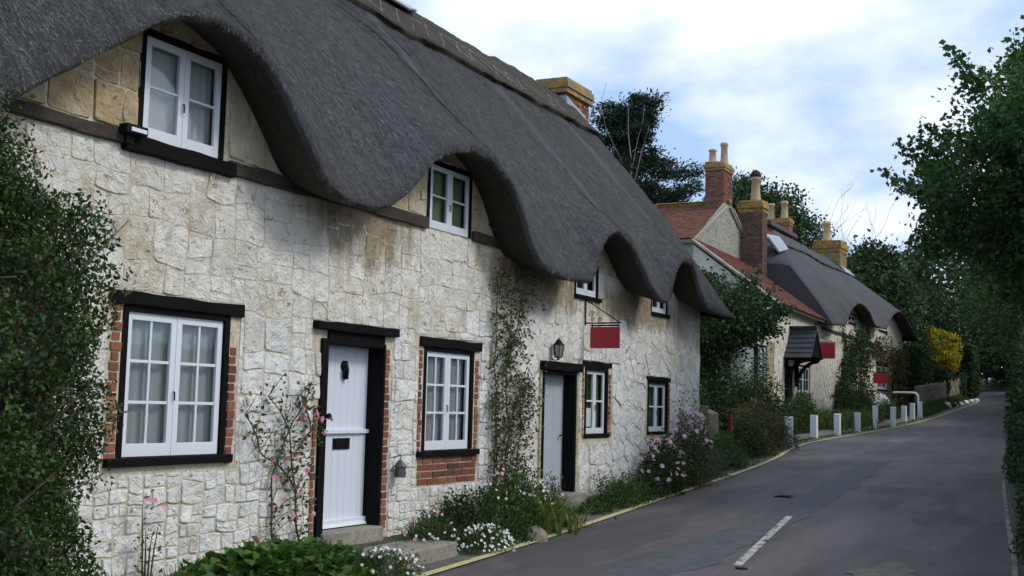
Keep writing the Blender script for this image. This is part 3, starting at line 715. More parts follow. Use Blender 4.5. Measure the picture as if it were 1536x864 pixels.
# far and near end walls, back wall
for Y, s in ((20.42, 1), (1.5, -1)):
    mb.add([(WX, Y, -.2), (-12.6, Y, -.2), (-12.6, Y, 3.3), (-9.7, Y, 7.2), (WX, Y, 3.6)], [(0, 1, 2, 3, 4)])
mb.add([(-12.6, 1.5, -.2), (-12.6, 20.42, -.2), (-12.6, 20.42, 3.4), (-12.6, 1.5, 3.4)], [(0, 1, 2, 3)])
wallA = mb.build('wall', [MT['mortar'], MT['dark']], cotA, fix=False)
zone_holes = [(a-.0, b+.0, c, d) for a, b, c, d in holes]
jh = zone_holes+[(6.58, 8.07, 1.1, 2.5), (9.11, 10.49, 2.22, 2.45), (10.30, 10.47, .3, 2.25), (9.13, 9.34, .3, 1.7), (10.99, 12.36, .80, 2.42), (13.93, 15.22, .3, 2.27), (15.3, 16.4, 1.2, 2.34), (17.8, 18.9, 1.22, 2.2)]
mb = MB()
r1 = []; subdiv(1.5, 12.6, 1.15, 3.6, .50, r1, .37); 
r2 = []; subdiv(1.5, 10.9, -.2, 1.15, .28, r2, .22)
r3 = []; subdiv(10.9, 12.6, -.2, 1.15, .3, r3, .25)
P = rects_to_polys(r1, .03)+rects_to_polys(r2, .026)+rects_to_polys(r3, .026)
P += voronoi(12.6, 15.6, -.1, 3.62, .30, .24, .75)+voronoi(15.6, 20.40, -.1, 3.62, .24, .31, 1.0)
# split some of the big upper stones at random for the rubble look
cz_ = lambda p: sum(q[1] for q in p)/len(p)
cy_ = lambda p: sum(q[0] for q in p)/len(p)
lim = lambda p: 2.15+.5*noise.noise(Vector((cy_(p)*.7, 0, 0)))+(.4 if cy_(p) > 12 else 0)+random.uniform(-.25, .25)
hi = []; lo = []
for p in P: (hi if cz_(p) > lim(p) else lo).append(p)
stone_mesh(mb, hi, WX, jh, None, gap=.0025, proud=(.001, .007)); mb.build('stonework', MT['stone'], wallA)
mb = MB(); stone_mesh(mb, lo, WX, jh, None, gap=.006, proud=(.002, .018)); mb.build('stonework', MT['stone_low'], wallA)
mb = MB(); ru = []; subdiv(1.5, 20.4, 3.72, 4.75, .62, ru, .5)
stone_mesh(mb, rects_to_polys(ru, .03), WX, zone_holes, lambda y: zeA(y)+.1, gap=.007, proud=(.004, .018)); mb.build('upper_stonework', MT['stone_up'], wallA)
# quoins on the far corner return (faces +Y)
mb = MB(); rq = []; subdiv(-12.6, -6.8, -.2, 3.3, .4, rq, .3)
stone_mesh(mb, rects_to_polys(rq, .03), 20.42, (), None, axis='y'); mb.build('end_stonework', MT['stone'], wallA)
for i, (a, b) in enumerate(((3.3, 6.72), (7.8, 11.05), (12.07, 14.3))): timber(a, b, 3.585-(.0 if i else -.02), 3.705, WX-.05, WX+.05, cotA, 'wall_beam', 'beam', .02)
timber(6.60, 7.86, 3.56, 3.685, WX-.05, WX+.07, cotA, 'wall_beam', 'black', .012)
# brick surrounds
def brickwork(strips, m, label=None):
    for s in strips:
        mb = MB(); brick_strip(mb, WX, *s)
        o = mb.build('brick_surround', MT[m], cotA, fix=False)
        if label: o['label'] = label
brickwork([(6.60, 6.73, 1.20, 2.38)], 'brick_orange', 'orange brick jamb left of the nearest window')
brickwork([(7.94, 8.06, 1.15, 2.15)], 'brick', 'dark red brick jamb right of the nearest window')
brickwork([(10.33, 10.46, .42, 2.24), (9.14, 9.235, .35, 1.66)], 'brick')
brickwork([(11.0, 11.09, 1.15, 2.26)], 'brick'); brickwork([(12.24, 12.35, 1.15, 2.24)], 'brick_orange')
brickwork([(11.02, 12.34, .82, 1.12)], 'brick')
brickwork([(13.95, 14.05, .4, 2.12), (15.08, 15.2, .45, 2.12)], 'brick_yellow')
brickwork([(16.27, 16.38, 1.28, 2.22), (15.32, 15.40, 1.28, 2.22)], 'brick_lich'); brickwork([(18.8, 18.9, 1.28, 2.1)], 'brick')
# windows
window(cotA, WX-.02, 6.78, 7.88, 1.23, 2.34, 2, 2, 3, .06, .024, .10, 'curtain', lintel=(6.58, 8.09, 2.385, 2.49, .055), sill=(6.60, 8.0, .07, .07))
window(cotA, WX+.00, 6.81, 7.69, 3.70, 4.51, 2, 1, 2, .06, .02, .09, 'curtain')
window(cotA, WX-.02, 11.16, 12.15, 1.185, 2.26, 2, 2, 3, .058, .024, .10, 'curtain', lintel=(11.0, 12.36, 2.305, 2.41, .05), sill=(11.0, 12.33, .07, .07))
window(cotA, WX+.00, 11.12, 11.99, 3.61, 4.32, 2, 1, 2, .055, .02, .09, 'green_curtain')
w3 = window(cotA, WX-.03, 15.47, 16.19, 1.32, 2.21, 2, 1, 2, .05, .025, .08, 'green_curtain', lintel=(15.32, 16.38, 2.255, 2.34, .04), sill=(15.38, 16.3, .06, .05))
mb = MB(); mb.box(WX-.05, WX-.045, 15.56, 15.74, 1.42, 1.68); mb.build('notice', MT['paper'], w3)
window(cotA, WX-.03, 17.92, 18.74, 1.33, 2.09, 2, 1, 2, .05, .025, .08, 'green_curtain', lintel=(17.8, 18.88, 2.135, 2.2, .05), sill=(17.85, 18.8, .05, .04))
window(cotA, WX-.01, 15.05, 15.76, 3.25, 3.80, 2, 1, 1, .05, .02, .09, None, sill=(14.98, 15.9, .06, .05), handle=False)
window(cotA, WX-.01, 18.0, 18.68, 3.24, 3.70, 2, 1, 1, .05, .02, .08, None, sill=(17.95, 18.78, .06, .05), handle=False)
# door 1: white stable door
mb = MB(); X = WX-.17
def planks(a, b, c, d, x, t=.045, w=.11):
    n = max(1, round((b-a)/w)); 
    for i in range(n): mb.box(x-t, x, a+(b-a)*i/n+.001, a+(b-a)*(i+1)/n-.001, c, d)
planks(9.38, 10.29, 1.40, 2.24, X); planks(9.38, 10.29, .52, 1.385, X)
d1 = mb.build('door', MT['whitedoor'], cotA, bevel=.004, fix=False); d1['label'] = 'white planked stable door in two leaves with black knocker'
mb = MB(); mb.box(X+.001, X+.035, 9.37, 10.30, 1.375, 1.415); mb.build('ledge', MT['white'], d1, bevel=.004)
mb = MB(); mb.box(X+.001, X+.03, 9.37, 10.3, .47, .54); mb.prism([(X, 9.36, .54), (X+.06, 9.36, .47), (X, 9.36, .47)], (0, .93, 0)); mb.build('weatherboard', MT['white'], d1, bevel=.004)
mb = MB(); mb.box(X+.001, X+.012, 9.72, 10.0, 1.22, 1.33); mb.box(X+.012, X+.018, 9.75, 9.97, 1.24, 1.31); mb.build('letter_plate', MT['iron'], d1, bevel=.003)
mb = MB(); kc = (9.86, 2.04)
mb.lathe((0, 0, 0), [(.012, 0), (.055, .002), (.05, .02), (.02, .03)], 12)
mb.v = [(X+z, kc[0]+x, kc[1]+y) for x, y, z in mb.v]
mb.tube([(X+.03+.01*math.sin(t), kc[0]+.04*math.cos(t), kc[1]-.07+.055*math.sin(t)) for t in np.linspace(0, 2*math.pi, 17)], .010, 6)
mb.tube([(X+.02, kc[0], kc[1]+.05), (X+.03, kc[0], kc[1]-.02), (X+.035, kc[0]+.01, kc[1]-.13)], [.02, .03, .018], 8)
mb.build('door_knocker', MT['iron'], d1, smooth=True)
mb = MB(); mb.box(WX-.18, WX+.035, 9.235, 9.335, .30, 2.28, .004); mb.box(WX-.20, WX+.02, 10.295, 10.335, .38, 2.28, .003); mb.box(WX-.2, WX+.03, 9.335, 10.295, 2.235, 2.36); fr = mb.build('door_frame', MT['black'], cotA, bevel=.008)
timber(9.10, 10.50, 2.36, 2.445, WX-.1, WX+.075, fr, 'lintel')
mb = MB(); mb.lathe((0, 0, 0), [(.012, 0), (.012, .03), (.028, .035), (.03, .055), (.012, .07)], 10); mb.v = [(WX+.035+z, 9.30+x, 1.55+y) for x, y, z in mb.v]; mb.build('bell_push', MT['iron'], fr, smooth=True)
mb = MB(); mb.box(WX-.2, WX+.07, 9.30, 10.33, .26, .46, .006); mb.build('threshold', MT['concrete'], cotA, bevel=.015)
# door 2
mb = MB(); X = WX-.15; planks(14.10, 15.03, .55, 2.14, X, .045, .3)
d2 = mb.build('door', MT['greydoor'], cotA, bevel=.004, fix=False); d2['label'] = 'plain pale grey door under a black lintel'
mb = MB(); mb.tube([(X, 14.93, 1.3), (X+.05, 14.93, 1.3), (X+.055, 14.86, 1.3)], .01, 8); mb.build('handle', MT['iron'], d2)
mb = MB(); mb.box(WX-.2, WX+.02, 14.055, 14.10, .45, 2.16, .003); mb.box(WX-.2, WX+.03, 15.03, 15.085, .45, 2.16, .003); mb.box(WX-.2, WX+.03, 14.1, 15.03, 2.12, 2.17); fr = mb.build('door_frame', MT['black'], cotA, bevel=.006)
timber(13.97, 15.22, 2.165, 2.28, WX-.1, WX+.07, fr, 'lintel')
mb = MB(); mb.box(WX-.2, WX+.2, 14.05, 15.1, .3, .54, .006); mb.build('threshold', MT['concrete'], cotA, bevel=.015)
# roof
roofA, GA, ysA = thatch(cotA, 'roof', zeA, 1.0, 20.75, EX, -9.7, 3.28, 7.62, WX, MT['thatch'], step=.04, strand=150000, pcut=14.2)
capA = ridge_cap(roofA, GA, ysA, 41, 57, .075, MT['thatch_ridge'])
# hazel spars pinned over the ridge in a criss-cross
mb = MB()
def surf(y, i):
    j = (y-ysA[0])/(ysA[1]-ysA[0]); a = int(max(0, min(len(ysA)-2, j))); b = int(i); fi = i-b
    p = GA[a, b]*(1-fi)+GA[a, min(b+1, GA.shape[1]-1)]*fi; return Vector((p[0]+.055, p[1]+(y-ysA[a]), p[2]+.055))
y = 6.5
while y < 19.5:
    for (ia, ib) in ((42.5, 47), (47, 42.5)):
        if random.random() < .72:
            o = random.uniform(-.06, .06); mb.tube([surf(y+o, ia), surf(y+.2+o, (ia+ib)/2), surf(y+.42+o, ib)], .007, 4)
    if random.random() < .6: mb.tube([surf(y, 47.2), surf(y+.25, 47.1), surf(y+.5, 47.2)], .006, 4)
    y += .42
mb.build('ridge_spar', MT['straw'], roofA)
# chimney at far gable
ch = brick_stack('chimney', cotA, -10.02, -9.44, 20.25, 21.35, .2, 7.78, MT['brick_lich'])
mb = MB(); 
for (g, a, b) in ((.05, 7.62, 7.72), (.075, 7.72, 7.86), (.04, 7.862, 7.93)): mb.box(-10.02-g, -9.44+g, 20.25-g, 21.35+g, a, b, .006)
mb.build('chimney_cap', MT['lichen'], ch, bevel=.012)
mb = MB(); mb.prism([(-9.40, 20.2, 7.55), (-9.40, 21.1, 7.35), (-9.39, 21.35, 6.85), (-9.39, 20.7, 6.5), (-9.36, 20.2, 7.1)], (-.03, 0, 0)); mb.box(-10.05, -9.41, 20.20, 20.235, 7.2, 7.56, .006)
mb.prism([(-9.38, 20.15, 7.3), (-9.1, 20.15, 6.95), (-9.1, 20.9, 6.9), (-9.38, 20.9, 7.25)], (0, 0, .03)); mb.build('lead_flashing', MT['lead'], ch)
# nearer chimney (only its lead apron shows)
ch = brick_stack('chimney', cotA, -10.3, -9.5, 13.0, 14.2, 6.5, 9.3, MT['brick_lich'])
mb = MB(); mb.box(-10.36, -9.44, 12.94, 14.26, 9.3, 9.45); mb.build('chimney_cap', MT['lichen'], ch, bevel=.012)
mb = MB(); pts = [surf(12.8, 48.5), surf(14.35, 47.2), surf(14.75, 49.0), surf(14.95, 52.3), surf(12.8, 52.3)]
pts = [(p.x+.05, p.y, p.z+.06) for p in pts]; mb.prism(pts, (.015, 0, .02)); mb.tube([pts[1], ((pts[1][0]+pts[2][0])/2+.02, pts[1][1]+.06, (pts[1][2]+pts[2][2])/2), pts[2], pts[3]], .02, 6); mb.build('lead_flashing', MT['lead'], ch)

# ---- things on the cottage wall
sec = thing('security_light', 'small black security light on the beam beside the upper left window', 'lamp', (WX+.06, 6.62, 3.66))
mb = MB(); mb.box(WX+.05, WX+.14, 6.52, 6.74, 3.67, 3.74); mb.box(WX+.02, WX+.08, 6.58, 6.66, 3.60, 3.70); mb.build('housing', MT['iron'], sec, bevel=.008)
mb = MB(); mb.box(WX+.141, WX+.147, 6.56, 6.72, 3.685, 3.715); mb.build('lens', MT['white'], sec)
lamp = thing('wall_lantern', 'black wall lantern with glass sides standing over the grey door', 'lamp', (WX, 14.32, 2.3))
mb = MB(); lx, ly = WX+.14, 14.22
mb.lathe((lx, ly, 2.60), [(.115, 0), (.10, .02), (.06, .07), (.05, .08), (.055, .095), (.015, .13), (.008, .16)], 6); mb.lathe((lx, ly, 2.32), [(.02, -.05), (.03, -.03), (.015, -.01), (.07, 0), (.075, .02)], 6)
for k in range(6):
    w = 2*math.pi*k/6; mb.tube([(lx+.072*math.cos(w), ly+.072*math.sin(w), 2.34), (lx+.105*math.cos(w), ly+.105*math.sin(w), 2.60)], .007, 5)
mb.tube([(lx, ly, 2.29), (lx-.07, ly, 2.26), (WX, ly, 2.32)], .011, 6); mb.lathe((0, 0, 0), [(.045, 0), (.04, .015), (.02, .02)], 8)
shr = lambda q: [(WX+(a-WX)*.75, 14.30+(b-14.22)*.6, 2.31+(c-2.29)*.6) for a, b, c in q]
mb.v = shr(mb.v); mb.build('lantern_frame', MT['iron'], lamp)
mb = MB(); mb.lathe((lx, ly, 2.345), [(.066, 0), (.098, .25)], 6); mb.v = shr(mb.v); mb.build('lantern_glass', MT['lamp_glass'], lamp)
bell = thing('tin_lantern', 'small tin lantern hanging on the wall between the white door and the window', 'lantern', (WX+.06, 10.56, .95))
mb = MB(); mb.lathe((WX+.09, 10.56, .93), [(.06, 0), (.055, .10), (.07, .11), (.03, .16), (.012, .18)], 10); mb.tube([(WX, 10.56, 1.12), (WX+.09, 10.56, 1.16), (WX+.09, 10.56, 1.10)], .006, 5); mb.build('lantern_body', MT['copper'], bell, smooth=False)
def hanging_sign(label, X0, y, zt, L, w, h, name='hanging_sign', scroll=True, off=.1, grp=None):
    t = thing(name, label, 'sign', (X0, y, zt)); mb = MB()
    mb.tube([(X0+.02, y, zt-.03), (X0+.02, y, zt+.36)], .011, 6); mb.tube([(X0, y, zt), (X0+L, y, zt)], .011, 6); mb.tube([(X0+.02, y, zt+.33), (X0+L-.03, y, zt+.01)], .008, 6)
    if scroll:
        for (cx, cz, r) in ((.11, .13, .05), (.13, .05, .035), (.24, .045, .035)):
            mb.tube([(X0+cx+r*(1-k/22)*math.cos(k*.55), y, zt+cz+r*(1-k/22)*math.sin(k*.55)) for k in range(20)], .005, 4)
    for dx in (off+.03, off+w-.03): mb.tube([(X0+dx, y, zt), (X0+dx, y, zt-.055)], .006, 5)
    mb.tube([(X0+off, y, zt-.035), (X0+off+w, y, zt-.035)], .012, 5)
    mb.build('bracket', MT['iron'], t)
    mb = MB(); mb.box(X0+off, X0+off+w, y-.012, y+.012, zt-.06-h, zt-.055); mb.build('sign_board', MT['red'], t, bevel=.003)
    return t
hanging_sign('blank red board hanging from a black scrolled iron bracket on the nearest cottage', WX, 15.35, 2.86, .56, .44, .29, off=.10)

# ---- door step slab
tag(MB().box(-6.72, -6.15, 9.5, 10.85, .0, .29, .02).build('step_slab', MT['concrete'], bevel=.02), 'pale concrete slab step at the foot of the white door', 'step')
# ================================================================== COTTAGE B (thatch + tiled wing) along the street
BX = -10.8; BE = -10.12
pxB = [(1246, 486), (1260, 489), (1271, 489), (1274, 474), (1281, 462), (1289, 456), (1297, 459), (1306, 471), (1313, 489), (1322, 493), (1331, 494), (1335, 482), (1341, 472), (1350, 468), (1358, 474), (1365, 488), (1370, 500)]
EB = [(40, 5.22)]+[onX(x, y, BE) for x, y in pxB]+[(70, 5.1)]
zeB = sm_tab(EB, .12)
cotB = thing('thatched_cottage', 'smaller thatched cottage further along the street behind the white bollards, with a slate porch', 'cottage', (BX, 54, 1))
def hB(x0, y0, x1, y1):   # opening from its top-left / bottom-right corners on the front wall
    a, b = onX(x0, y0, BX), onX(x1, y1, BX); return (a[0], b[0], b[1], a[1])
WB = dict(a=hB(1137, 518, 1148.5, 585), b=hB(1196, 548, 1214, 592), c=hB(1262, 539, 1274, 581), d=hB(1316, 547, 1330, 586), e=hB(1318, 484, 1330, 499), f=hB(1273, 470, 1283, 487), g=hB(1181, 548, 1191, 603))
wing = thing('stone_cottage', 'stone cottage with mossy orange tiled roof, stone gable and tall chimney with two pots', 'cottage', (-13.7, 44.4, 1))
hw = [WB['a'], WB['b'], WB['g']]; hc = [WB['c'], WB['d'], WB['e'], WB['f']]
mb = MB(); wall_face(mb, BX, 47.0, 66.0, .4, 4.95, [h for h in hc if h[3] < 4.95]); wall_face(mb, BX-.002, 47.0, 66.0, 4.95, 7, [h for h in hc if h[3] >= 4.95], topf=lambda y: zeB(y)+.25)
mb.add([(BX, 66, .4), (-16.2, 66, .4), (-16.2, 66, 5.2), (-13.5, 66, 8.9), (BX, 66, 5.2)], [(0, 1, 2, 3, 4)]); mb.add([(BX, 47, .4), (-16.2, 47, .4), (-16.2, 47, 5.2), (-13.5, 47, 7.2), (BX, 47, 5.3)], [(0, 1, 2, 3, 4)])
mb.add([(-16.2, 47, .4), (-16.2, 66, .4), (-16.2, 66, 5.3), (-16.2, 47, 5.3)], [(0, 1, 2, 3)])
wB = mb.build('wall', [MT['stone_far'], MT['dark']], cotB, fix=False)
mb = MB(); stone_mesh(mb, voronoi(47.05, 65.9, .6, 5.0, .42, .3, .8), BX, [(a-.1, b+.1, c-.1, d+.1) for a, b, c, d in hc]+[(60.8, 66.2, .3, 3.4)], None, gap=.008, proud=(.004, .02)); mb.build('stonework', MT['stone_far'], wB)
def bwin(par, h, cols, rows, sill=True, **k):
    return window(par, BX-.02, h[0], h[1], h[2]+.04, h[3]-.02, 2, cols, rows, .07, .03, .1, k.get('curt'), sill=(h[0]-.08, h[1]+.08, .09, .06) if sill else None, handle=False)
bwin(cotB, WB['c'], 1, 3); bwin(cotB, WB['d'], 2, 2); bwin(cotB, WB['e'], 1, 1); bwin(cotB, WB['f'], 1, 1)
h = WB['d']; mb = MB()
for (a, b, c, d) in ((58.6, h[0]-.08, 1.3, 4.1), (h[0]-.08, h[1]+.08, 1.5, h[2]-.1), (h[1]+.08, h[1]+1.0, 1.5, 4.1)): brick_strip(mb, BX, a, b, c, d, proud=.02, alt=False)
mb.build('brick_surround', MT['brick_orange'], cotB, fix=False)
timber(h[0]-.3, h[1]+.3, h[3]+.03, h[3]+.2, BX-.1, BX+.07, cotB)
timber(47.3, 59.5, 4.93, 5.03, BX-.1, BX+.06, cotB, 'wall_beam', 'beam'); 
roofB, GB, ysB = thatch(cotB, 'roof', zeB, 46.75, 66.8, BE, -13.5, 5.12, 9.35, BX, MT['thatch_far'], step=.09, lump=.05, rows=36, endround=.6, power=1.6)
# half hips
Z = np.empty(len(roofB.data.vertices)*3, dtype=np.float32); roofB.data.vertices.foreach_get('co', Z); Z = Z.reshape(-1, 3); wl = np.array(wloc(roofB)); Wd = Z+wl
for hipY, sgn, base, L in ((46.75, 1, 7.55, 3.4), (66.8, -1, 6.6, 5.0)):
    d = (Wd[:, 1]-hipY)*sgn; lim = base+(9.5-base)*np.clip(d/L, 0, 1)**.8
    over = Wd[:, 2]-lim; ov = over > -.12
    Wd[ov, 2] = lim[ov]-.12+.12*np.tanh((over[ov]+.12)/.6)
roofB.data.vertices.foreach_set('co', (Wd-wl).astype(np.float32).ravel()); roofB.data.update()
GB = Wd.reshape(GB.shape)
for c in list(roofB.children): bpy.data.objects.remove(c)
mb = MB(); n_, k_ = GB.shape[:2]
for j in (0, n_-1): mb.add([tuple(p) for p in GB[j]]+[(-13.5, ysB[j], 5.5)], [(i, i+1, k_) for i in range(k_-1)])
mb.build('verge', MT['thatch_far'], roofB)
ridge_cap(roofB, GB[4:-12], ysB[4:-12], 33, 46, .09, MT['thatch_far'])
def stack(par, x0, x1, y0, y1, z0, z1, m='brick', pots=((0, 0, .55, .13, False),), lich='lichen_heavy', lead=None, flare=.06, caph=.22):
    c = brick_stack('chimney', par, x0, x1, y0, y1, z0, z1-caph, MT[m], bl=.24, bh=.07, mo=.016)
    mb = MB(); mb.box(x0-flare*.5, x1+flare*.5, y0-flare*.5, y1+flare*.5, z1-caph, z1-caph*.65, .01); mb.box(x0-flare, x1+flare, y0-flare, y1+flare, z1-caph*.65+.002, z1-caph*.15, .012); mb.box(x0-flare*.3, x1+flare*.3, y0-flare*.3, y1+flare*.3, z1-caph*.15+.002, z1+.06, .03)
    mb.build('chimney_cap', MT[lich], c, bevel=.03)
    cx, cy = (x0+x1)/2, (y0+y1)/2
    for (dx, dy, hh, r, cw) in pots: chimney_pot(c, cx+dx, cy+dy, z1+.05, hh, r, cw)
    return c
cb = stack(cotB, -13.75, -12.8, 46.0, 46.7, 4.5, 9.95, 'brick_dark', ((.1, 0, 1.0, .19, True),), caph=.45)
mb = MB(); mb.prism([(-12.78, 46.72, 8.55), (-12.45, 47.1, 8.0), (-12.3, 47.9, 8.2), (-12.7, 48.0, 8.75), (-13.2, 47.3, 8.8)], (.05, .02, .05)); mb.box(-14.0, -13.78, 46.3, 46.7, 7.9, 8.5, .02); mb.build('lead_flashing', MT['lead'], cb)
ce = stack(cotB, -14.2, -12.9, 60.6, 62.2, 7.8, 10.3, 'lichen', ((-.2, .1, 1.1, .2, False),), flare=.08, caph=.55)
mb = MB(); mb.prism([(-12.85, 60.5, 9.0), (-12.6, 60.5, 8.7), (-12.6, 62.6, 8.7), (-12.85, 62.6, 9.0)], (0, 0, .04)); mb.build('lead_flashing', MT['lead'], ce)
# porch hood on the tiled wing (part of the wing's front)
front = thing('tiled_wing', 'low cream cottage wing with sloping red clay tile roof between the two thatched roofs', 'cottage', (BX, 43.6, 1))
mb = MB(); wall_face(mb, BX, 40.3, 47.0, .4, 5.36, hw)
mb.add([(BX, 40.3, .4), (-13.7, 40.3, .4), (-13.7, 40.3, 7.5), (BX, 40.3, 5.3)], [(0, 1, 2, 3)]); wf = mb.build('wall', [MT['stone_far'], MT['dark']], front, fix=False)
mb = MB(); stone_mesh(mb, voronoi(40.35, 46.95, .6, 5.25, .4, .3, .8), BX, [(a-.1, b+.1, c-.1, d+.1) for a, b, c, d in hw], None, gap=.008, proud=(.004, .02)); mb.build('stonework', MT['stone_far'], wf)
bwin(front, WB['a'], 2, 3); bwin(front, WB['b'], 2, 2)
g = WB['g']; mb = MB(); mb.box(BX-.12, BX-.06, g[0], g[1], g[2], g[3]); mb.build('door', MT['black'], front)
mb = MB(); brick_strip(mb, BX, WB['a'][1]+.08, WB['a'][1]+1.0, 1.3, WB['a'][3]+.2, proud=.02, alt=False, bl=.4, bh=.2); mb.build('stone_jamb', MT['brick_yellow'], front, fix=False)
def tiles(name, par, O, U, Vv, nu, nv, m, wv=.17, lap=.13, t=.018, clip=None):
    """plain tiles on the parallelogram O + a*U + b*Vv (U along the eave, V up the slope)"""
    O, U, Vv = Vector(O), Vector(U), Vector(Vv); un, vn = U.normalized(), Vv.normalized(); nn = un.cross(vn); nn = nn if nn.z > 0 else -nn
    mb = MB(); L = U.length; S = Vv.length; r = 0; v = 0
    while v < S:
        off = wv/2 if r % 2 else 0; u = -off
        while u < L:
            a, b = max(u, 0), min(u+wv-.006, L)
            if b-a > .03:
                c = O+un*((a+b)/2)+vn*(v+lap*.6)+nn*(t*1.2+random.uniform(-.004, .006))
                if clip is None or clip(c): mb.obox(c, un*(b-a)/2, (vn*1.0-nn*.12).normalized()*lap*.75, nn*t*.5)
            u += wv
        v += lap; r += 1
    return mb.build(name, MT[m], par, fix=False)
def roof_slab(par, pts, th, m='mortar_dark', name='roof'):
    mb = MB(); a, b, c = map(Vector, pts[:3]); n = (b-a).cross(c-a).normalized(); n = n if n.z > 0 else -n
    mb.prism(pts, -n*th); return mb.build(name, MT[m], par)
rf = roof_slab(front, [(-10.5, 40.15, 5.32), (-10.5, 47.1, 5.22), (-13.7, 47.1, 7.6), (-13.7, 40.15, 7.7)], .1)
tiles('roof_tiles', rf, (-10.48, 40.12, 5.33), (0, 7.0, -.1), (-3.22, 0, 2.38), 0, 0, 'tile')
mb = MB(); mb.tube([(-10.5, 40.12, 5.3), (-13.7, 40.12, 7.69)], .05, 6); mb.build('verge_mortar', MT['mortar'], rf)
# hood
hy, hz = 42.45, 4.55
hood = thing('porch_hood', 'slate roofed porch hood on black timber brackets over the second cottage door', 'porch', (BX, hy, 3))
rs = []
for s in (-1, 1):
    o = roof_slab(hood, [(BX, hy, hz), (-9.85, hy, hz), (-9.85, hy+s*.85, hz-.95), (BX, hy+s*.85, hz-.95)], .05, 'black', 'roof_slope')
    tiles('slates', o, (BX, hy+s*.87, hz-.97), (.97, 0, 0), (0, -s*.87, .99), 0, 0, 'slate', .3, .24, .014)
mb = MB(); mb.prism([(-9.92, hy, hz-.08), (-9.92, hy-.75, hz-.93), (-9.92, hy+.75, hz-.93)], (.05, 0, 0)); mb.build('gable_board', MT['black'], hood)
mb = MB(); mb.tube([(-9.88, hy, hz), (-9.88, hy, hz+.28)], .03, 5); mb.build('finial', MT['black'], hood)
for s in (-.72, .72):
    mb = MB(); mb.box(BX+.0, -9.9, hy+s-.05, hy+s+.05, hz-1.05, hz-.95); mb.box(BX+.0, BX+.12, hy+s-.06, hy+s+.06, 1.9 if s < 0 else 2.6, hz-1.05)
    pts = [Vector((BX+.1+.75*(1-math.cos(t)), hy+s, 2.6+.9*math.sin(t))) for t in np.linspace(0, math.pi/2, 8)]; mb.tube(pts, .07, 5); mb.build('bracket', MT['black'], hood)
hanging_sign('blank red board hanging beside the slate porch hood', BX, 44.7, 4.32, 1.0, .75, .58, off=.35)
hanging_sign('small blank red board in front of the brick framed window of the second cottage', BX, 57.1, 3.62, .8, .62, .46, off=.15, scroll=False)
# ---- tiled cottage with tall chimney
mb = MB(); TX = -13.7; ax, az = 44.4, 9.55
mb.add([(TX, 40.3, 1), (TX, 49.0, 1), (TX, 49.0, 7.4), (TX, ax+.6, az+.02), (TX, ax-.6, az+.02), (TX, 40.3, 7.72)], [(0, 1, 2, 3, 4, 5)])
mb.add([(TX, 40.3, 1), (-19, 40.3, 1), (-19, 40.3, 7.7), (TX, 40.3, 7.7)], [(0, 1, 2, 3)]); mb.add([(TX, 49, 1), (-19, 49, 1), (-19, 49, 7.4), (TX, 49, 7.4)], [(0, 1, 2, 3)]); mb.add([(-19, 40.3, 1), (-19, 49, 1), (-19, 49, 7.5), (-19, 40.3, 7.5)], [(0, 1, 2, 3)])
tw = mb.build('wall', MT['gable'], wing, fix=False)
mb = MB(); rg = []; subdiv(40.4, 48.9, 7.3, 9.6, .6, rg, .26); stone_mesh(mb, rects_to_polys(rg, .008), TX, [], lambda y: 9.4-abs(y-ax)*.44 if y < ax else 9.5-abs(y-ax)*.46, gap=.006, proud=(.002, .01)); mb.build('stonework', MT['gable'], tw)
rf = roof_slab(wing, [(TX+.08, 40.1, 7.66), (TX+.08, ax, az+.08), (-16.6, ax, az+.08), (-19.2, 40.1, 7.66)], .12)
tiles('roof_tiles', rf, (-19.2, 40.08, 7.68), (5.6, 0, 0), (0, ax-40.08, az+.02-7.66), 0, 0, 'tile_lich', .2, .16, .025, clip=lambda c: c.x > -19.2+2.6*(c.y-40.1)/4.3)
rf2 = roof_slab(wing, [(TX+.08, 49.2, 7.3), (TX+.08, ax, az+.08), (-16.6, ax, az+.08), (-19.2, 49.2, 7.3)], .12); tiles('roof_tiles', rf2, (-19.2, 49.2, 7.32), (5.6, 0, 0), (0, ax-49.2, az+.06-7.3), 0, 0, 'tile_lich', .2, .16, .025, clip=lambda c: c.x > -17)
mb = MB(); mb.prism([(-16.6, ax, az+.08), (-19.2, 40.1, 7.66), (-19.2, 49.2, 7.3)], (0, 0, -.1)); mb.build('roof_hip', MT['tile_lich'], rf)
mb = MB(); mb.tube([(TX+.1, ax, az+.12), (-15, ax, az+.11), (-16.6, ax, az+.12), (-19.2, 40.1, 7.7)], .11, 7); mb.build('ridge_tiles', MT['lichen_heavy'], rf, smooth=True)
mb = MB()
for (p, q) in (((TX+.06, 40.15, 7.68), (TX+.06, ax-.4, az-.1)), ((TX+.06, 49.1, 7.36), (TX+.06, ax+.4, az-.1))): mb.tube([p, q], .07, 5)
mb.build('verge_coping', MT['mortar_dark'], rf)
stack(wing, -14.45, -13.705, ax-.55, ax+.55, 8.6, 11.15, 'brick', ((-.2, -.18, .55, .15, False), (.16, .15, .85, .15, False)), caph=.32, flare=.07, lich='lichen')
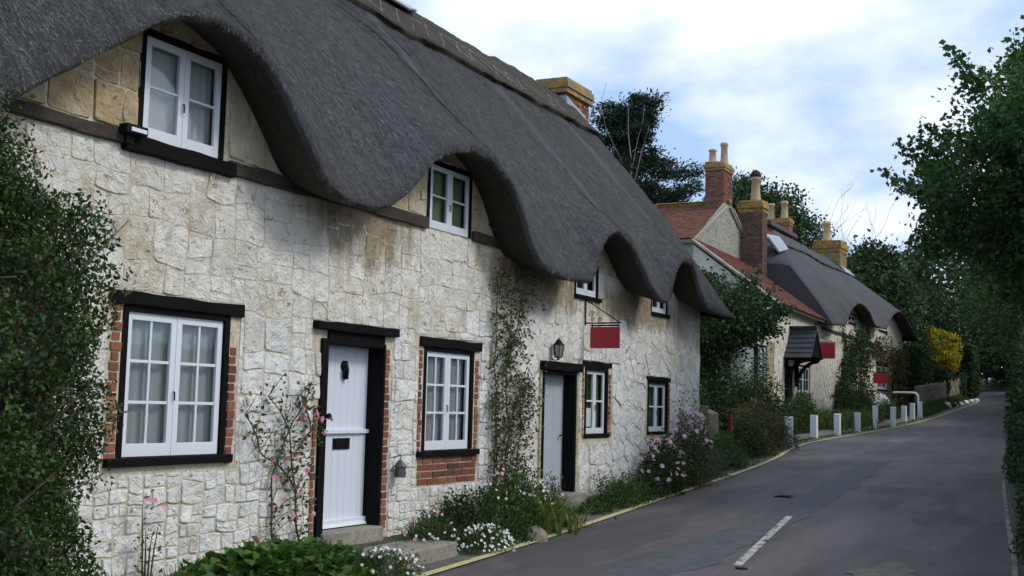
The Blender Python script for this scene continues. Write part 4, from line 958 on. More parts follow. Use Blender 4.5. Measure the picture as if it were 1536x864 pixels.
# ---- brick house with a flat-roofed dormer, further back
hs = thing('brick_house', 'red brick house with a flat roofed dormer rising behind the second thatched roof', 'house', (-17, 60, 1))
mb = MB(); mb.box(-21, -15.9, 57.5, 66, 1, 8.6); mb.build('wall', MT['stone_far'], hs)
mb = MB(); mb.prism([(-15.6, 57.2, 8.5), (-21.3, 57.2, 8.5), (-18.5, 57.2, 11.0)], (0, 9.2, 0)); rf = mb.build('roof', MT['tile'], hs)
mb = MB(); mb.box(-17.6, -15.72, 57.4, 61.9, 8.6, 10.75); dm = mb.build('dormer', MT['brick_orange'], hs)
mb = MB(); mb.box(-17.8, -15.45, 57.1, 62.2, 10.75, 10.95); mb.build('dormer_roof', MT['slate'], dm)
wd = MB()
for k in range(5): wd.box(-15.715, -15.66, 58.0+k*.8, 58.09+k*.8, 9.1, 10.55)
for z in (9.1, 9.8, 10.5): wd.box(-15.715, -15.665, 58.09, 61.2, z, z+.07)
wo = wd.build('window', MT['white'], hs); g = MB(); g.add([(-15.70, 58.0, 9.1), (-15.70, 61.2, 9.1), (-15.70, 61.2, 10.5), (-15.70, 58, 10.5)], [(0, 1, 2, 3)]); g.build('glass', MT['slate'], wo)
stack(hs, -17.9, -16.5, 64.6, 65.4, 8.8, 12.2, 'brick_orange', ((-.4, 0, .9, .2, False), (.35, 0, 1.0, .2, False)), caph=.35, flare=.08)
# ---- bollards, rail, stones
BP = [(1183, 665, 41), (1221, 658, 36), (1256, 653.5, 33.5), (1286, 648.5, 30.5), (1313, 645, 36), (1340, 642, 32), (1356, 634, 26), (1368.5, 630, 25.5), (1380, 628, 26)]
def onG(x, y):
    d = ray(x, y); t = 20.
    while t < 100 and H+d.z*t > gz(d.x*t, d.y*t): t += .05
    return d.x*t, d.y*t
BL = ['nearest white bollard, in the edge of the bushes', 'second white bollard from the bushes, on the forecourt edge', 'third white bollard from the bushes, in front of the long grass', 'fourth white bollard from the bushes', 'tallest white bollard, fifth from the bushes', 'sixth white bollard from the bushes', 'seventh white bollard, near the brick framed window', 'eighth white bollard, just before the white rail', 'farthest white bollard, against the foot of the white rail']
first = None
for (x, y, hp), lab in zip(BP, BL):
    X, Y = onG(x, y); d = ray(x, y); Zd = Y/d.y; hgt = hp*Zd/F
    mb = MB(); a = .10
    t = thing('bollard', lab, 'bollard', (X, Y, gz(X, Y)), 'white bollards along the kerb')
    z0 = gz(X, Y)-.1; mb.box(X-a, X+a, Y-a, Y+a, z0, z0+hgt+.08, .008); 
    mb.build('post', MT['bollard'], t, bevel=.012)
X, Y = onG(1377.5, 630); zt = H+ray(1377, 589).z*(Y/ray(1377, 589).y)
rail = MB(); z0 = gz(X, Y)-.05
pts = [(X, Y, z0), (X, Y, zt-.22)]+[(X-.22+.22*math.cos(t), Y, zt-.22+.22*math.sin(t)) for t in np.linspace(.2, math.pi/2, 6)]+[(X-1.1, Y, zt), (X-1.15, Y, zt-.02)]
rail.tube(pts, .045, 8); tag(rail.build('hoop_rail', MT['bollard'], smooth=True), 'white bent tube handrail at the end of the row of bollards', 'handrail')
for k, (x, y) in enumerate(((1423, 611), (1434, 609), (1443, 607.5), (1451, 605.5), (1459, 604), (1467, 602.5))):
    Xs = onG(x, y); s = .5 if k == 0 else .33; mb = MB()
    bm = bmesh.new(); bmesh.ops.create_icosphere(bm, subdivisions=2, radius=1)
    for v in bm.verts: v.co = v.co*(1+.25*noise.noise(v.co*1.3+Vector((k*5, 0, 0)))); v.co = Vector((Xs[0]-.1+v.co.x*s*.6, Xs[1]+v.co.y*s, gz(*Xs)+.02+max(-.1, v.co.z)*s*.55))
    me = bpy.data.meshes.new('stone'); bm.to_mesh(me); bm.free(); me.materials.append(MT['bollard']); o = bpy.data.objects.new('painted_stone', me); COL.objects.link(o)
    tag(o, ['largest white painted stone at the near end of the row on the road edge', 'second of the white painted stones in the row on the verge', 'third of the white painted stones in the row on the verge', 'fourth of the white painted stones in the row on the verge', 'fifth of the white painted stones in the row on the verge', 'farthest white painted stone in the row on the verge'][k], 'stone', 'white painted stones along the verge')
# retaining wall of rubble beyond cottage B
def rubble_wall(name, label, p, q, z0, h, th, m='stone_wall', sy=.42, sz=.22, gap=.01):
    t = thing(name, label, 'wall', (p[0], p[1], z0(0)))
    d = Vector((q[0]-p[0], q[1]-p[1], 0)); L = d.length; d.normalize(); nn = Vector((d.y, -d.x, 0))
    mb = MB(); stone_mesh(mb, voronoi(0, L, -.3, 3, sy, sz, .8), 0, [], lambda s: h(s), gap=gap, proud=(.01, .05))
    mb.v = [tuple(Vector((p[0], p[1], z0(v[1]/L)))+d*v[1]+nn*v[0]+Vector((0, 0, v[2]))) for v in mb.v]; mb.build('stonework', MT[m], t, fix=False)
    mb = MB(); n = 16
    for i in range(n):
        a, b = L*i/n, L*(i+1)/n; vs = []
        for s in (a, b):
            for w_ in (0, -th):
                for z in (-.4, h(s)-.04): vs.append(Vector((p[0], p[1], z0(s/L)))+d*s+nn*w_+Vector((0, 0, z)))
        mb.add(vs, [(0, 1, 5, 4), (1, 3, 7, 5), (3, 2, 6, 7), (0, 2, 3, 1), (4, 5, 7, 6)])
    mb.build('core', MT[m], t); return t
rubble_wall('retaining_wall', 'low rubble stone retaining wall under the clipped hedges beyond the second cottage', (-9.75, 66.3), (-8.9, 80), lambda t: zg(66.3+13.7*t)+.1, lambda s: 1.25-.25*s/18+.12*noise.noise(Vector((s, 0, 0))), .5)
rubble_wall('garden_wall', 'short broken stub of old stone wall at the far end of the nearest cottage', (-8.3, 23.6), (-7.55, 23.3), lambda t: .7, lambda s: 1.25-.35*s, .3, 'stone_wall', .25, .2)
mb = MB(); mb.box(-7.66, -7.59, 24.95, 25.02, .7, 1.62); tag(mb.build('red_post', MT['redpost'], bevel=.01), 'short red painted post in front of the ivy covered tree', 'post')
mb = MB(); mb.box(-9.35, -9.1, 36.0, 36.1, .9, 1.05); 
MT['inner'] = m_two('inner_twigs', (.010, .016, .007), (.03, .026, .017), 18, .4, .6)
G['shrub'] = m_leaf('shrub_leaf', (.018, .046, .012), (.055, .105, .028), (.13, .07, .025), .2, 1.8)
# ================================================================== PLANTS
def clump(name, label, cat, c, r, n, size, g, asp=.5, stems=14, fl=None, up=.35, group=None, shell=.3, z=None, leafup=.3, flat=0, seed_noise=.35, outw=.7, stem='stem'):
    """low bushy plant: c=(x,y), r=(rx,ry,h)"""
    z = gz(*c)-.03 if z is None else z
    t = thing(name, label, cat, (c[0], c[1], z), group)
    P, d = blob(int(n), (0, 0, 0), (1, 1, 1), shell); P[:, 2] = np.abs(P[:, 2])
    k = np.array([1+seed_noise*2*noise.noise(Vector((q[0]*2.2+c[0], q[1]*2.2+c[1], q[2]*2))) for q in d]); P *= k[:, None]
    P = P*np.array(r)+np.array([c[0], c[1], z])
    LV().add(P, size, asp, leafup, d, outw, flat).build('foliage', G[g], t)
    mb = MB()
    for i in range(stems):
        w = random.uniform(0, 6.28); q = random.uniform(.2, .9); e = Vector((c[0]+math.cos(w)*r[0]*q, c[1]+math.sin(w)*r[1]*q, z+r[2]*random.uniform(.5, .95)))
        b = Vector((c[0]+math.cos(w)*r[0]*q*.4, c[1]+math.sin(w)*r[1]*q*.4, z)); m = (b+e)/2+Vector((0, 0, .1*r[2])); mb.tube([b, m, e], [.008, .006, .003], 4, False)
    mb.build('stems', MT[stem], t)
    for (mm, cnt, fs, zlo) in (fl or []):
        Q, dd = blob(cnt, (0, 0, 0), (1, 1, 1), .85); Q[:, 2] = np.abs(Q[:, 2]); Q = Q*np.array(r)*1.06
        Q[:, 2] = Q[:, 2]*(1-zlo)+r[2]*zlo; Q += np.array([c[0], c[1], z])
        LV().quads(flowers(Q, fs, .6, (.9, -.5, 0))).build('flowers', MT[mm], t)
    return t
def climber(name, label, cat, paths, X, leafn, size, g, spread=.16, fl=None, branch=3, stemr=.012, asp=.55, thick=.14, wig=.08):
    """wall climber; paths: list of polylines of (y, z) on the wall plane X"""
    y0, z0 = paths[0][0]; t = thing(name, label, cat, (X+.05, y0, z0)); mb = MB(); tips = []
    for pth in paths:
        pts = []
        for a, b in zip(pth, pth[1:]):
            n = max(2, int(math.hypot(b[0]-a[0], b[1]-a[1])/.1))
            for i in range(n): pts.append((a[0]+(b[0]-a[0])*i/n, a[1]+(b[1]-a[1])*i/n))
        pts.append(pth[-1]); L = len(pts); P3 = []
        for i, (y, z) in enumerate(pts):
            v = noise.noise_vector(Vector((y*2.3, z*2.3, len(tips)*.01))); P3.append(Vector((X+.05+.03*abs(v.x), y+v.y*wig, z+v.z*wig)))
        mb.tube(P3, [stemr*(1-.6*i/L) for i in range(L)], 5)
        for i in range(2, L):
            tips.append(P3[i])
            for b in range(branch):
                if random.random() < .5:
                    w = random.uniform(0, 6.28); l = random.uniform(.3, 1)*spread*2; e = P3[i]+Vector((random.uniform(.02, thick), math.cos(w)*l, math.sin(w)*l*.9+.05)); m = (P3[i]+e)/2+Vector((.03, 0, .04))
                    mb.tube([P3[i], m, e], [.0045, .0035, .002], 3, False); tips += [m, e]
    mb.build('stems', MT['stem'], t); T = np.array([tuple(p) for p in tips]); idx = rng.integers(0, len(T), leafn)
    P = T[idx]+rng.normal(size=(leafn, 3))*np.array([.025, spread*.3, spread*.3]); P[:, 0] = np.maximum(P[:, 0], X+.03)
    LV().add(P, size, asp, .1, np.tile([1., 0, 0], (leafn, 1)), .5).build('foliage', G[g], t)
    for (mm, cnt, fs) in (fl or []):
        idx = rng.integers(0, len(T), cnt); Q = T[idx]+rng.normal(size=(cnt, 3))*.03; Q[:, 0] = X+rng.uniform(.08, .2, cnt)
        LV().quads(np.concatenate([flowers(Q, fs), flowers(Q+np.array([.01, 0, .004]), fs*.6)])).build('flowers', MT[mm], t)
    return t
def blades(name, label, cat, c, n, h, w, g, spread=.1, arch=.6, group=None, segs=4):
    z = gz(*c)-.02; t = thing(name, label, cat, (c[0], c[1], z), group); Q = []
    for i in range(n):
        a = random.uniform(0, 6.28); b = Vector((c[0]+random.gauss(0, spread), c[1]+random.gauss(0, spread), z)); d = Vector((math.cos(a), math.sin(a), 0)); s = Vector((-d.y, d.x, 0)); hh = h*random.uniform(.6, 1.1); ar = arch*random.uniform(.4, 1.2); pr = None
        for k in range(segs+1):
            u = k/segs; p = b+d*(hh*ar*u*u)+Vector((0, 0, hh*(u-ar*.45*u*u*u))); ww = w*(1-u)**.6*.5+.0005
            if pr: Q.append([pr[0]-s*pr[1], pr[0]+s*pr[1], p+s*ww, p-s*ww])
            pr = (p, ww)
    LV().quads([[tuple(v) for v in q] for q in Q]).build('blades', G[g], t); return t
# --- big evergreen shrub left, against the near end of the wall
t = thing('evergreen_shrub', 'tall dark evergreen shrub covering the wall at the left edge of the picture', 'shrub', (-6.3, 4.6, .1))
n = 250000
P, d = blob(n, (0, 0, 0), (1, 1, 1), .55)
k = np.array([1+.32*noise.noise(Vector(tuple(q*2.4)))+.22*noise.noise(Vector(tuple(q*6)))+.10*noise.noise(Vector(tuple(q*14))) for q in d]); P *= k[:, None]
P[:, :2] *= np.where(d[:, 2] < 0, 1/np.maximum(.5, np.sqrt(1-d[:, 2]**2))**.9, 1)[:, None]; P = np.sign(P)*np.abs(P)**np.array([.9, .85, .85]); P = P*np.array([1.05, 1.8, 1.95])+np.array([-6.45, 3.97, 1.60]); P = P[(P[:, 0] > -6.78) & (P[:, 2] > 0) & (P[:, 1] < 6.15)]
LV().add(P, .036, .55, .1, d[:len(P)], .3).build('foliage', G['shrub'], t)
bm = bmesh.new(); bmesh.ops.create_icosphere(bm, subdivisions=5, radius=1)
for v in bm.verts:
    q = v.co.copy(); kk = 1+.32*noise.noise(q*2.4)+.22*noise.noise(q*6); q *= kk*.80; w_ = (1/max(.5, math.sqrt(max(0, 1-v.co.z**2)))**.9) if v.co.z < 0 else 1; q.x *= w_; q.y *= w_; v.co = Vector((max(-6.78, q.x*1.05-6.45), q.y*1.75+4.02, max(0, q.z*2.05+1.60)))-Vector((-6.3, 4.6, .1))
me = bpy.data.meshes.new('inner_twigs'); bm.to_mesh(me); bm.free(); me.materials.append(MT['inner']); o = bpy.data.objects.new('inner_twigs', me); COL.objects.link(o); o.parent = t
mb = MB()
for i in range(70):
    b = Vector((-6.5+random.uniform(-.15, .2), 4.4+random.uniform(-.8, .7), random.uniform(.1, 2.4))); a = random.uniform(-1.2, 1.2); e = b+Vector((random.uniform(.35, .95), random.uniform(-.6, .75), random.uniform(.1, 1.2))); m = (b+e)/2+Vector((random.uniform(-.1, .2), random.uniform(-.1, .1), random.uniform(-.2, .1)))
    mb.tube([b, m, e], [.013, .009, .004], 5, False)
mb.build('branches', MT['twig'], t)
# --- broad leaved plant at the foot of the wall
t = thing('broad_leaf_plant', 'low mound of broad bright green leaves at the bottom edge in front of the wall', 'plant', (-6.2, 8.0, .2))
P, d = blob(2000, (0, 0, 0), (1, 1, 1), .5); P[:, 2] = np.abs(P[:, 2])**.8; P = P*np.array([.42, .9, .28])*(1+.12*rng.normal(size=(2000, 1)))+np.array([-6.28, 7.95, .20])
LV().hexes(P, .088, 1.0, .05, d, .5, 2.5).build('foliage', G['broad'], t)
clump('broad_leaf_plant', 'second mound of broad green leaves just left of the bottom of the white door', 'plant', (-6.35, 8.95), (.28, .42, .30), 520, .09, 'broad', .8)
clump('garden_plant', 'thin tall stems with a pink flower rising between the big shrub and the window', 'plant', (-6.65, 6.95), (.08, .14, .72), 60, .045, 'rose', .55, 4, [('pink', 3, .03, .85)])
DF = [('petal', 70, .018, .15)]
clump('daisy_clump', 'clump of small white daisies left of the concrete step slab', 'plant', (-6.15, 9.45), (.35, .42, .32), 2600, .035, 'bright', .35, 20, DF+[('palepink', 10, .02, .3)])
clump('daisy_clump', 'clump of white and pink daisies growing behind the concrete step slab', 'plant', (-6.5, 10.85), (.22, .38, .42), 1800, .035, 'bright', .35, 20, [('petal', 40, .018, .15), ('pink', 14, .024, .3)])
clump('daisy_clump', 'round cushion of white daisies spilling to the road edge right of the step slab', 'plant', (-6.12, 11.35), (.28, .45, .34), 3000, .03, 'bright', .35, 20, [('petal', 150, .018, .1)])
clump('leafy_plant', 'dense dark green bush under the middle ground floor window', 'plant', (-6.55, 11.7), (.28, .75, .55), 4500, .045, 'yew', .5, 20, [('petal', 12, .02, .6)])
clump('leafy_plant', 'tall green border plant with small white flowers right of the middle window', 'plant', (-6.5, 12.75), (.32, .6, .78), 5200, .045, 'bright', .45, 26, [('petal', 26, .02, .5), ('palepink', 20, .025, .6)])
clump('leafy_plant', 'low green plant in the bed between the daisies and the strap leaves', 'plant', (-6.2, 12.2), (.25, .5, .36), 2600, .04, 'yew', .45, 20)
clump('leafy_plant', 'feathery green plant left of the grey door', 'plant', (-6.5, 13.7), (.25, .4, .55), 2600, .04, 'bright', .3, 20, [('palepink', 12, .025, .5)])
blades('iris_plant', 'fan of long yellow green strap leaves in the bed left of the grey door', 'plant', (-6.15, 12.95), 60, .72, .045, 'strap', .14, .8)
blades('iris_plant', 'second fan of strap leaves nearest the road beside the grey door', 'plant', (-6.15, 13.5), 34, .5, .04, 'strap', .12, .9)
mb = MB(); bm = bmesh.new(); bmesh.ops.create_icosphere(bm, subdivisions=3, radius=.13)
for v in bm.verts: v.co *= 1+.2*noise.noise(v.co*9)
for v in bm.verts: v.co += Vector((-5.98, 12.3, .22))
me = bpy.data.meshes.new('r'); bm.to_mesh(me); bm.free(); me.materials.append(MT['stone_wall']); o = bpy.data.objects.new('edging_stone', me); COL.objects.link(o); tag(o, 'rounded stone at the edge of the flower bed by the road', 'stone')
for (c, r, nn, lab) in (((-6.45, 15.95), (.32, .65, .5), 4200, 'thick low green bush right of the grey door'), ((-6.5, 16.9), (.3, .55, .42), 3200, 'dark low bush under the small window right of the grey door'), ((-6.4, 15.0), (.2, .35, .22), 1200, 'tuft of low greenery at the foot of the grey door')):
    clump('leafy_plant', lab, 'plant', c, r, nn, .042, 'yew' if 'dark' in lab else 'bright', .45, 18)
clump('anemone_bush', 'bush with pink anemone flowers below the far small window', 'plant', (-6.5, 17.7), (.32, .62, .9), 4800, .05, 'yew', .5, 40, [('palepink', 46, .042, .35), ('pink', 10, .035, .4)])
clump('anemone_bush', 'tall thin pink anemones against the far corner of the nearest cottage', 'plant', (-6.5, 19.1), (.3, .6, 1.3), 3400, .05, 'rose', .5, 40, [('palepink', 60, .045, .45)])
clump('leafy_plant', 'silvery green low plants along the verge below the far cottage corner', 'plant', (-6.95, 20.6), (.5, 1.0, .55), 6500, .05, 'silver', .4, 30)
clump('leafy_plant', 'green weedy bush on the verge beyond the cottage corner', 'plant', (-7.15, 22.8), (.45, 1.3, .6), 6500, .055, 'bright', .4, 30)
clump('russet_shrub', 'loose russet green shrub on the verge before the first bollard', 'shrub', (-8.05, 28.6), (.65, 1.8, .95), 13000, .06, 'russet', .35, 60)
clump('russet_shrub', 'low green shrub in front of the russet shrub by the road', 'shrub', (-7.55, 26.0), (.45, 1.2, .8), 7000, .06, 'yew', .4, 30)
clump('leafy_plant', 'small trailing green plant on the verge below the pink anemones', 'plant', (-6.62, 18.5), (.2, .7, .3), 2400, .04, 'bright', .4, 18)
# --- roses on the wall
climber('climbing_rose', 'thin climbing rose with pink flowers between the nearest window and the white door', 'rose', [[(8.95, .25), (8.9, .9), (8.75, 1.4), (8.45, 1.75)], [(8.6, .25), (8.5, 1.0), (8.75, 1.5), (9.0, 1.75)], [(8.85, .9), (8.35, 1.25), (8.15, 1.55)], [(8.9, 1.2), (9.05, 1.4), (8.9, 1.8)]], WX, 520, .048, 'rose', .12, [('pink', 17, .034)])
climber('climbing_rose', 'tall straggly climbing rose with red hips between the middle window and the grey door', 'rose', [[(12.7, .5), (12.68, 1.6), (12.6, 2.6), (12.65, 3.3)], [(12.9, .5), (13.0, 1.3), (12.9, 2.2), (13.05, 3.0), (13.2, 3.3)], [(13.1, .6), (13.35, 1.4), (13.3, 2.0)], [(12.9, 1.2), (13.3, 1.8), (13.6, 1.9)], [(12.8, 2.0), (13.2, 2.6), (13.35, 3.1)], [(12.7, .6), (12.75, 1.2), (12.6, 1.8)]], WX, 3600, .045, 'rose', .19, [('hip', 150, .016)])
# --- ivy covered tree past the cottage end
def tree(name, label, cat, base, trunk, ells, nclump, per, size, g, cr, bark='bark', asp=.6, limbs=16, group=None, shoots=0, shootlen=1., squash=.7, droop=0, shell=.55, up=.15, trn=5):
    """ells: (cx,cy,cz,rx,ry,rz) in world metres"""
    t = thing(name, label, cat, base, group); C = []; D = []
    vol = np.array([e[3]*e[4]*e[5] for e in ells])**.7; vol /= vol.sum()
    for e, q in zip(ells, vol):
        p, d = blob(max(1, int(nclump*q)), e[:3], e[3:], shell); k = np.array([noise.noise(Vector(tuple(v*2.3))) for v in d]); p = p+d*(k*.28)[:, None]*np.array(e[3:]); C.append(p); D.append(d)
    C = np.concatenate(C); D = np.concatenate(D); lv = LV()
    rep = np.repeat(np.arange(len(C)), per); off = rng.normal(size=(len(rep), 3)); s = cr*rng.uniform(.6, 1.25, len(C))[rep]
    P = C[rep]+off*s[:, None]*np.array([.5, .5, .5*squash]); out = unit(off+D[rep]*.6)
    lv.add(P, size, asp, up, out, .6, 0, droop)
    mb = MB(); b = Vector(base); top = Vector(tuple(C.mean(0))); trunk_top = Vector((top.x, top.y, max(c[2] for c in ells)+.2*ells[0][5]))
    pts = [b+(trunk_top-b)*i/6+Vector((noise.noise(Vector((i, b.x, 0)))*.25*trunk*3, noise.noise(Vector((i, b.y, 5)))*.25*trunk*3, 0)) for i in range(7)]
    mb.tube(pts, [trunk*(1.25-.9*i/6) for i in range(7)], 9); idx = rng.choice(len(C), min(limbs, len(C)), replace=False)
    for i in idx:
        e = Vector(tuple(C[i])); u = min(.95, max(.25, (e.z-b.z)/(trunk_top.z-b.z+.01)*.7)); s_ = b+(trunk_top-b)*u; m = (s_+e)/2+Vector((0, 0, (e-s_).length*.08)); mb.tube([s_, m, e], [trunk*.3, trunk*.18, trunk*.05], 5, False)
    mb.build('trunk', MT[bark], t, smooth=True)
    if shoots:
        sb = MB(); idx = rng.choice(len(C), min(len(C), shoots*6), replace=False); cnt = 0; S = []; O = []
        r = np.linalg.norm((C-C.mean(0)), axis=1)
        for i in idx[np.argsort(-r[idx])][:shoots]:
            dd = Vector(tuple(D[i])); dd = (dd+Vector((0, 0, .25+random.uniform(-.2, .3)))).normalized(); a = Vector(tuple(C[i])); L = shootlen*random.uniform(.6, 1.3); q = [a+dd*L*u+Vector((0, 0, L*.18*u*u)) for u in np.linspace(0, 1, 9)]; sb.tube(q, [.015*(1-u)+.004 for u in np.linspace(0, 1, 9)], 4, False)
            for u in np.linspace(.05, 1, 26):
                pp = a+dd*L*u+Vector((0, 0, L*.18*u*u))
                for _ in range(3): S.append(tuple(pp+Vector((random.gauss(0, .05), random.gauss(0, .05), random.gauss(0, .05))))); O.append(tuple(dd*.2))
        lv.add(np.array(S), size*1.1, asp, -.2, np.array(O), 1); sb.build('shoots', MT['bark'], t)
    lv.build('crown', G[g], t); return t
tree('ivy_tree', 'bushy dark ivy covered tree just past the end of the nearest cottage', 'tree', (-8.6, 25.0, .7), .18, [(-8.5, 25.4, 3.6, 1.05, 1.3, 1.1), (-7.75, 26.3, 3.75, .7, .9, .6), (-8.85, 25, 2.3, .55, .9, 1.1), (-8.75, 24.5, 1.4, .5, .7, .8)], 480, 75, .085, 'ivy', .27, shoots=26, shootlen=.55)
# climbers on the second cottage and its end wall
def climb_y(label, Yp, pts, n):
    t = thing('wall_creeper', label, 'climber', (pts[0][0], Yp-.05, pts[0][1])); mb = MB(); T = []
    for k in range(7):
        a = Vector((pts[0][0]+random.uniform(-.4, .4), Yp-.06, pts[0][1])); b = a.copy()
        P3 = [a]
        for i in range(16): b = b+Vector((random.uniform(-.22, .2), 0, random.uniform(.12, .32))); P3.append(b.copy())
        mb.tube(P3, .018, 4, False); T += [tuple(p) for p in P3]
        for p in P3[3::1]:
            e = p+Vector((random.uniform(-.6, .6), -.08, random.uniform(.05, .5))); mb.tube([p, e], .01, 3, False); T.append(tuple(e))
    mb.build('stems', MT['bark'], t); T = np.array(T); P = T[rng.integers(0, len(T), n)]+rng.normal(size=(n, 3))*np.array([.12, .04, .12]); P[:, 1] = np.minimum(P[:, 1], Yp-.04)
    LV().add(P, .1, .6, 0, np.tile([0, -1., 0], (n, 1)), .5).build('foliage', G['ivy'], t)
climb_y('sparse creeper on the cream side wall of the tiled wing', 40.3, [(-12.6, 2.6)], 900)
climber('wall_creeper', 'leafy creeper between the porch and the far windows of the second cottage', 'climber', [[(49.6, 1.2), (49.8, 2.8)], [(50.8, 1.2), (51, 3.2), (51.6, 4.2), (51.2, 4.8)], [(50.5, 1.3), (51.5, 3.2), (53, 4.2), (56, 4.6)], [(52.5, 4.0), (54, 5.0)]], BX, 5200, .13, 'ivy', .5, [('pink', 8, .09)], thick=.4, stemr=.04)
climber('wall_creeper', 'russet green creeper over the far corner of the second cottage', 'climber', [[(63, 1.4), (62.6, 3.4), (63.6, 4.6)], [(64.8, 1.5), (64.6, 4.4)], [(54.5, 1.2), (55, 2.6), (54.6, 4.4)], [(61, 4.4), (63, 4.5), (65, 4.2)], [(56.5, 4.6), (60, 4.5)]], BX, 5000, .13, 'russet', .5, thick=.5, stemr=.04)
clump('leafy_plant', 'green bush beside the black porch post of the second cottage', 'plant', (-10.1, 41.2), (.55, 1.2, 1.3), 5200, .09, 'bright', .45, 30)
for (c, lab) in (((-10.0, 44.0), 'left tussock of tall yellow green grass in front of the second cottage'), ((-10.0, 46.6), 'middle tussock of tall yellow green grass in front of the second cottage'), ((-10.1, 49.3), 'right tussock of tall yellow green grass in front of the second cottage')):
    blades('grass_tussock', lab, 'plant', (c[0]-.25, c[1]), 700, 1.0, .035, 'strap' if 'left' in lab or 'right' in lab else 'grass', .55, .9, 'grass tussocks before the second cottage')
clump('leafy_plant', 'dark green bush below the vine on the second cottage', 'plant', (-10.2, 52.0), (.6, 2.2, 1.6), 8000, .09, 'yew', .45, 30)
clump('leafy_plant', 'tall shrub against the wall beyond the grass tussocks', 'plant', (-10.45, 50.4), (.4, 1.3, 1.5), 5000, .09, 'bright', .45, 30)
clump('leafy_plant', 'low clipped box plant behind the far bollards', 'plant', (-10.0, 57.2), (.5, 2.2, .85), 6500, .07, 'hedge', .45, 20)
clump('white_flower_plant', 'mass of white flowers on the brick base of the far window', 'plant', (-10.55, 58.6), (.3, 1.7, 1.0), 1800, .08, 'bright', .45, 20, [('petal', 420, .07, .2)], z=1.6)
clump('leafy_plant', 'low plant with a small bare stem next to the first bollard', 'plant', (-8.9, 34.3), (.25, .4, .6), 700, .06, 'russet', .45, 20)
clump('leafy_plant', 'greenery filling the corner between the first cottage and the tiled wing', 'plant', (-9.9, 38.6), (.7, 1.8, 1.1), 7000, .09, 'yew', .45, 20)
clump('leafy_plant', 'dark bush along the garden edge behind the russet shrub', 'plant', (-9.3, 33), (.8, 2.2, .9), 8000, .08, 'russet', .4, 20)
# --- hedges
def hedge(label, x0, x1, y0, y1, z0, z1, n, size, g, rough=.12, name='clipped_hedge', round_=.25):
    t = thing(name, label, 'hedge', ((x0+x1)/2, (y0+y1)/2, z0)); lx, ly, lz = x1-x0, y1-y0, z1-z0; A = np.array([ly*lz, lx*lz*1., lx*ly, ly*lz, lx*lz]); A /= A.sum(); f = rng.choice(5, n, p=A); U = rng.uniform(0, 1, (n, 3)); D = np.zeros((n, 3))
    U[f == 0, 0] = 1; D[f == 0, 0] = 1; U[f == 1, 1] = 0; D[f == 1, 1] = -1; U[f == 2, 2] = 1; D[f == 2, 2] = 1; U[f == 3, 0] = 0; D[f == 3, 0] = -1; U[f == 4, 1] = 1; D[f == 4, 1] = 1
    Cc = np.array([x0+lx/2, y0+ly/2, z0+lz/2]); P = (U-.5)*2; q = np.clip(P, -1, 1); r = np.linalg.norm(q, axis=1); inf = np.max(np.abs(q), axis=1); q = q*(1-round_+round_*inf/r)[:, None]; h = np.array([lx, ly, lz])/2
    P = Cc+q*h; k = np.array([noise.noise(Vector(tuple(p*.8)))+.5*noise.noise(Vector(tuple(p*2.3))) for p in P]); P = P+D*(k*rough*1.6)[:, None]-D*rng.uniform(0, .22, n)[:, None]
    LV().add(P, size, .6, .1, D, .5).build('foliage', G[g], t)
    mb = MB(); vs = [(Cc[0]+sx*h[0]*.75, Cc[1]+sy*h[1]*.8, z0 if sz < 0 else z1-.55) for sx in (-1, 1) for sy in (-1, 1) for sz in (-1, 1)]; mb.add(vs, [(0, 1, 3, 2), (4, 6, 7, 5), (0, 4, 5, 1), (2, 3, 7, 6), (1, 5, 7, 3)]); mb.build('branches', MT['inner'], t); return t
hedge('tall clipped green hedge just beyond the far end of the second cottage', -12.6, -9.9, 67, 71.5, 2.0, 5.5, 22000, .12, 'hedge')
hedge('rounded clipped hedge beyond the golden bush', -10.4, -8.35, 76.5, 80.5, 2.7, 6.2, 20000, .12, 'hedge', round_=.4)
hedge('lower rounded hedge between the tall hedge and the golden bush', -10.3, -9.3, 71.6, 75.5, 2.4, 4.5, 12000, .11, 'hedge', .2, round_=.5)
hedge('bluish low hedge spilling over the retaining wall', -9.5, -8.75, 75.6, 81, 2.9, 4.2, 9000, .1, 'silver', .25, round_=.6, name='low_hedge')
tree('golden_bush', 'golden yellow leaved bush between the two clipped hedges', 'bush', (-10.0, 73.6, 2.6), .08, [(-10.35, 73.2, 5.7, .42, .5, 1.0), (-9.75, 73.8, 5.5, .4, .5, 1.0), (-9.3, 74.2, 5.6, .32, .5, .9), (-9.8, 73.6, 4.8, .85, .8, .7)], 150, 60, .13, 'gold', .26)
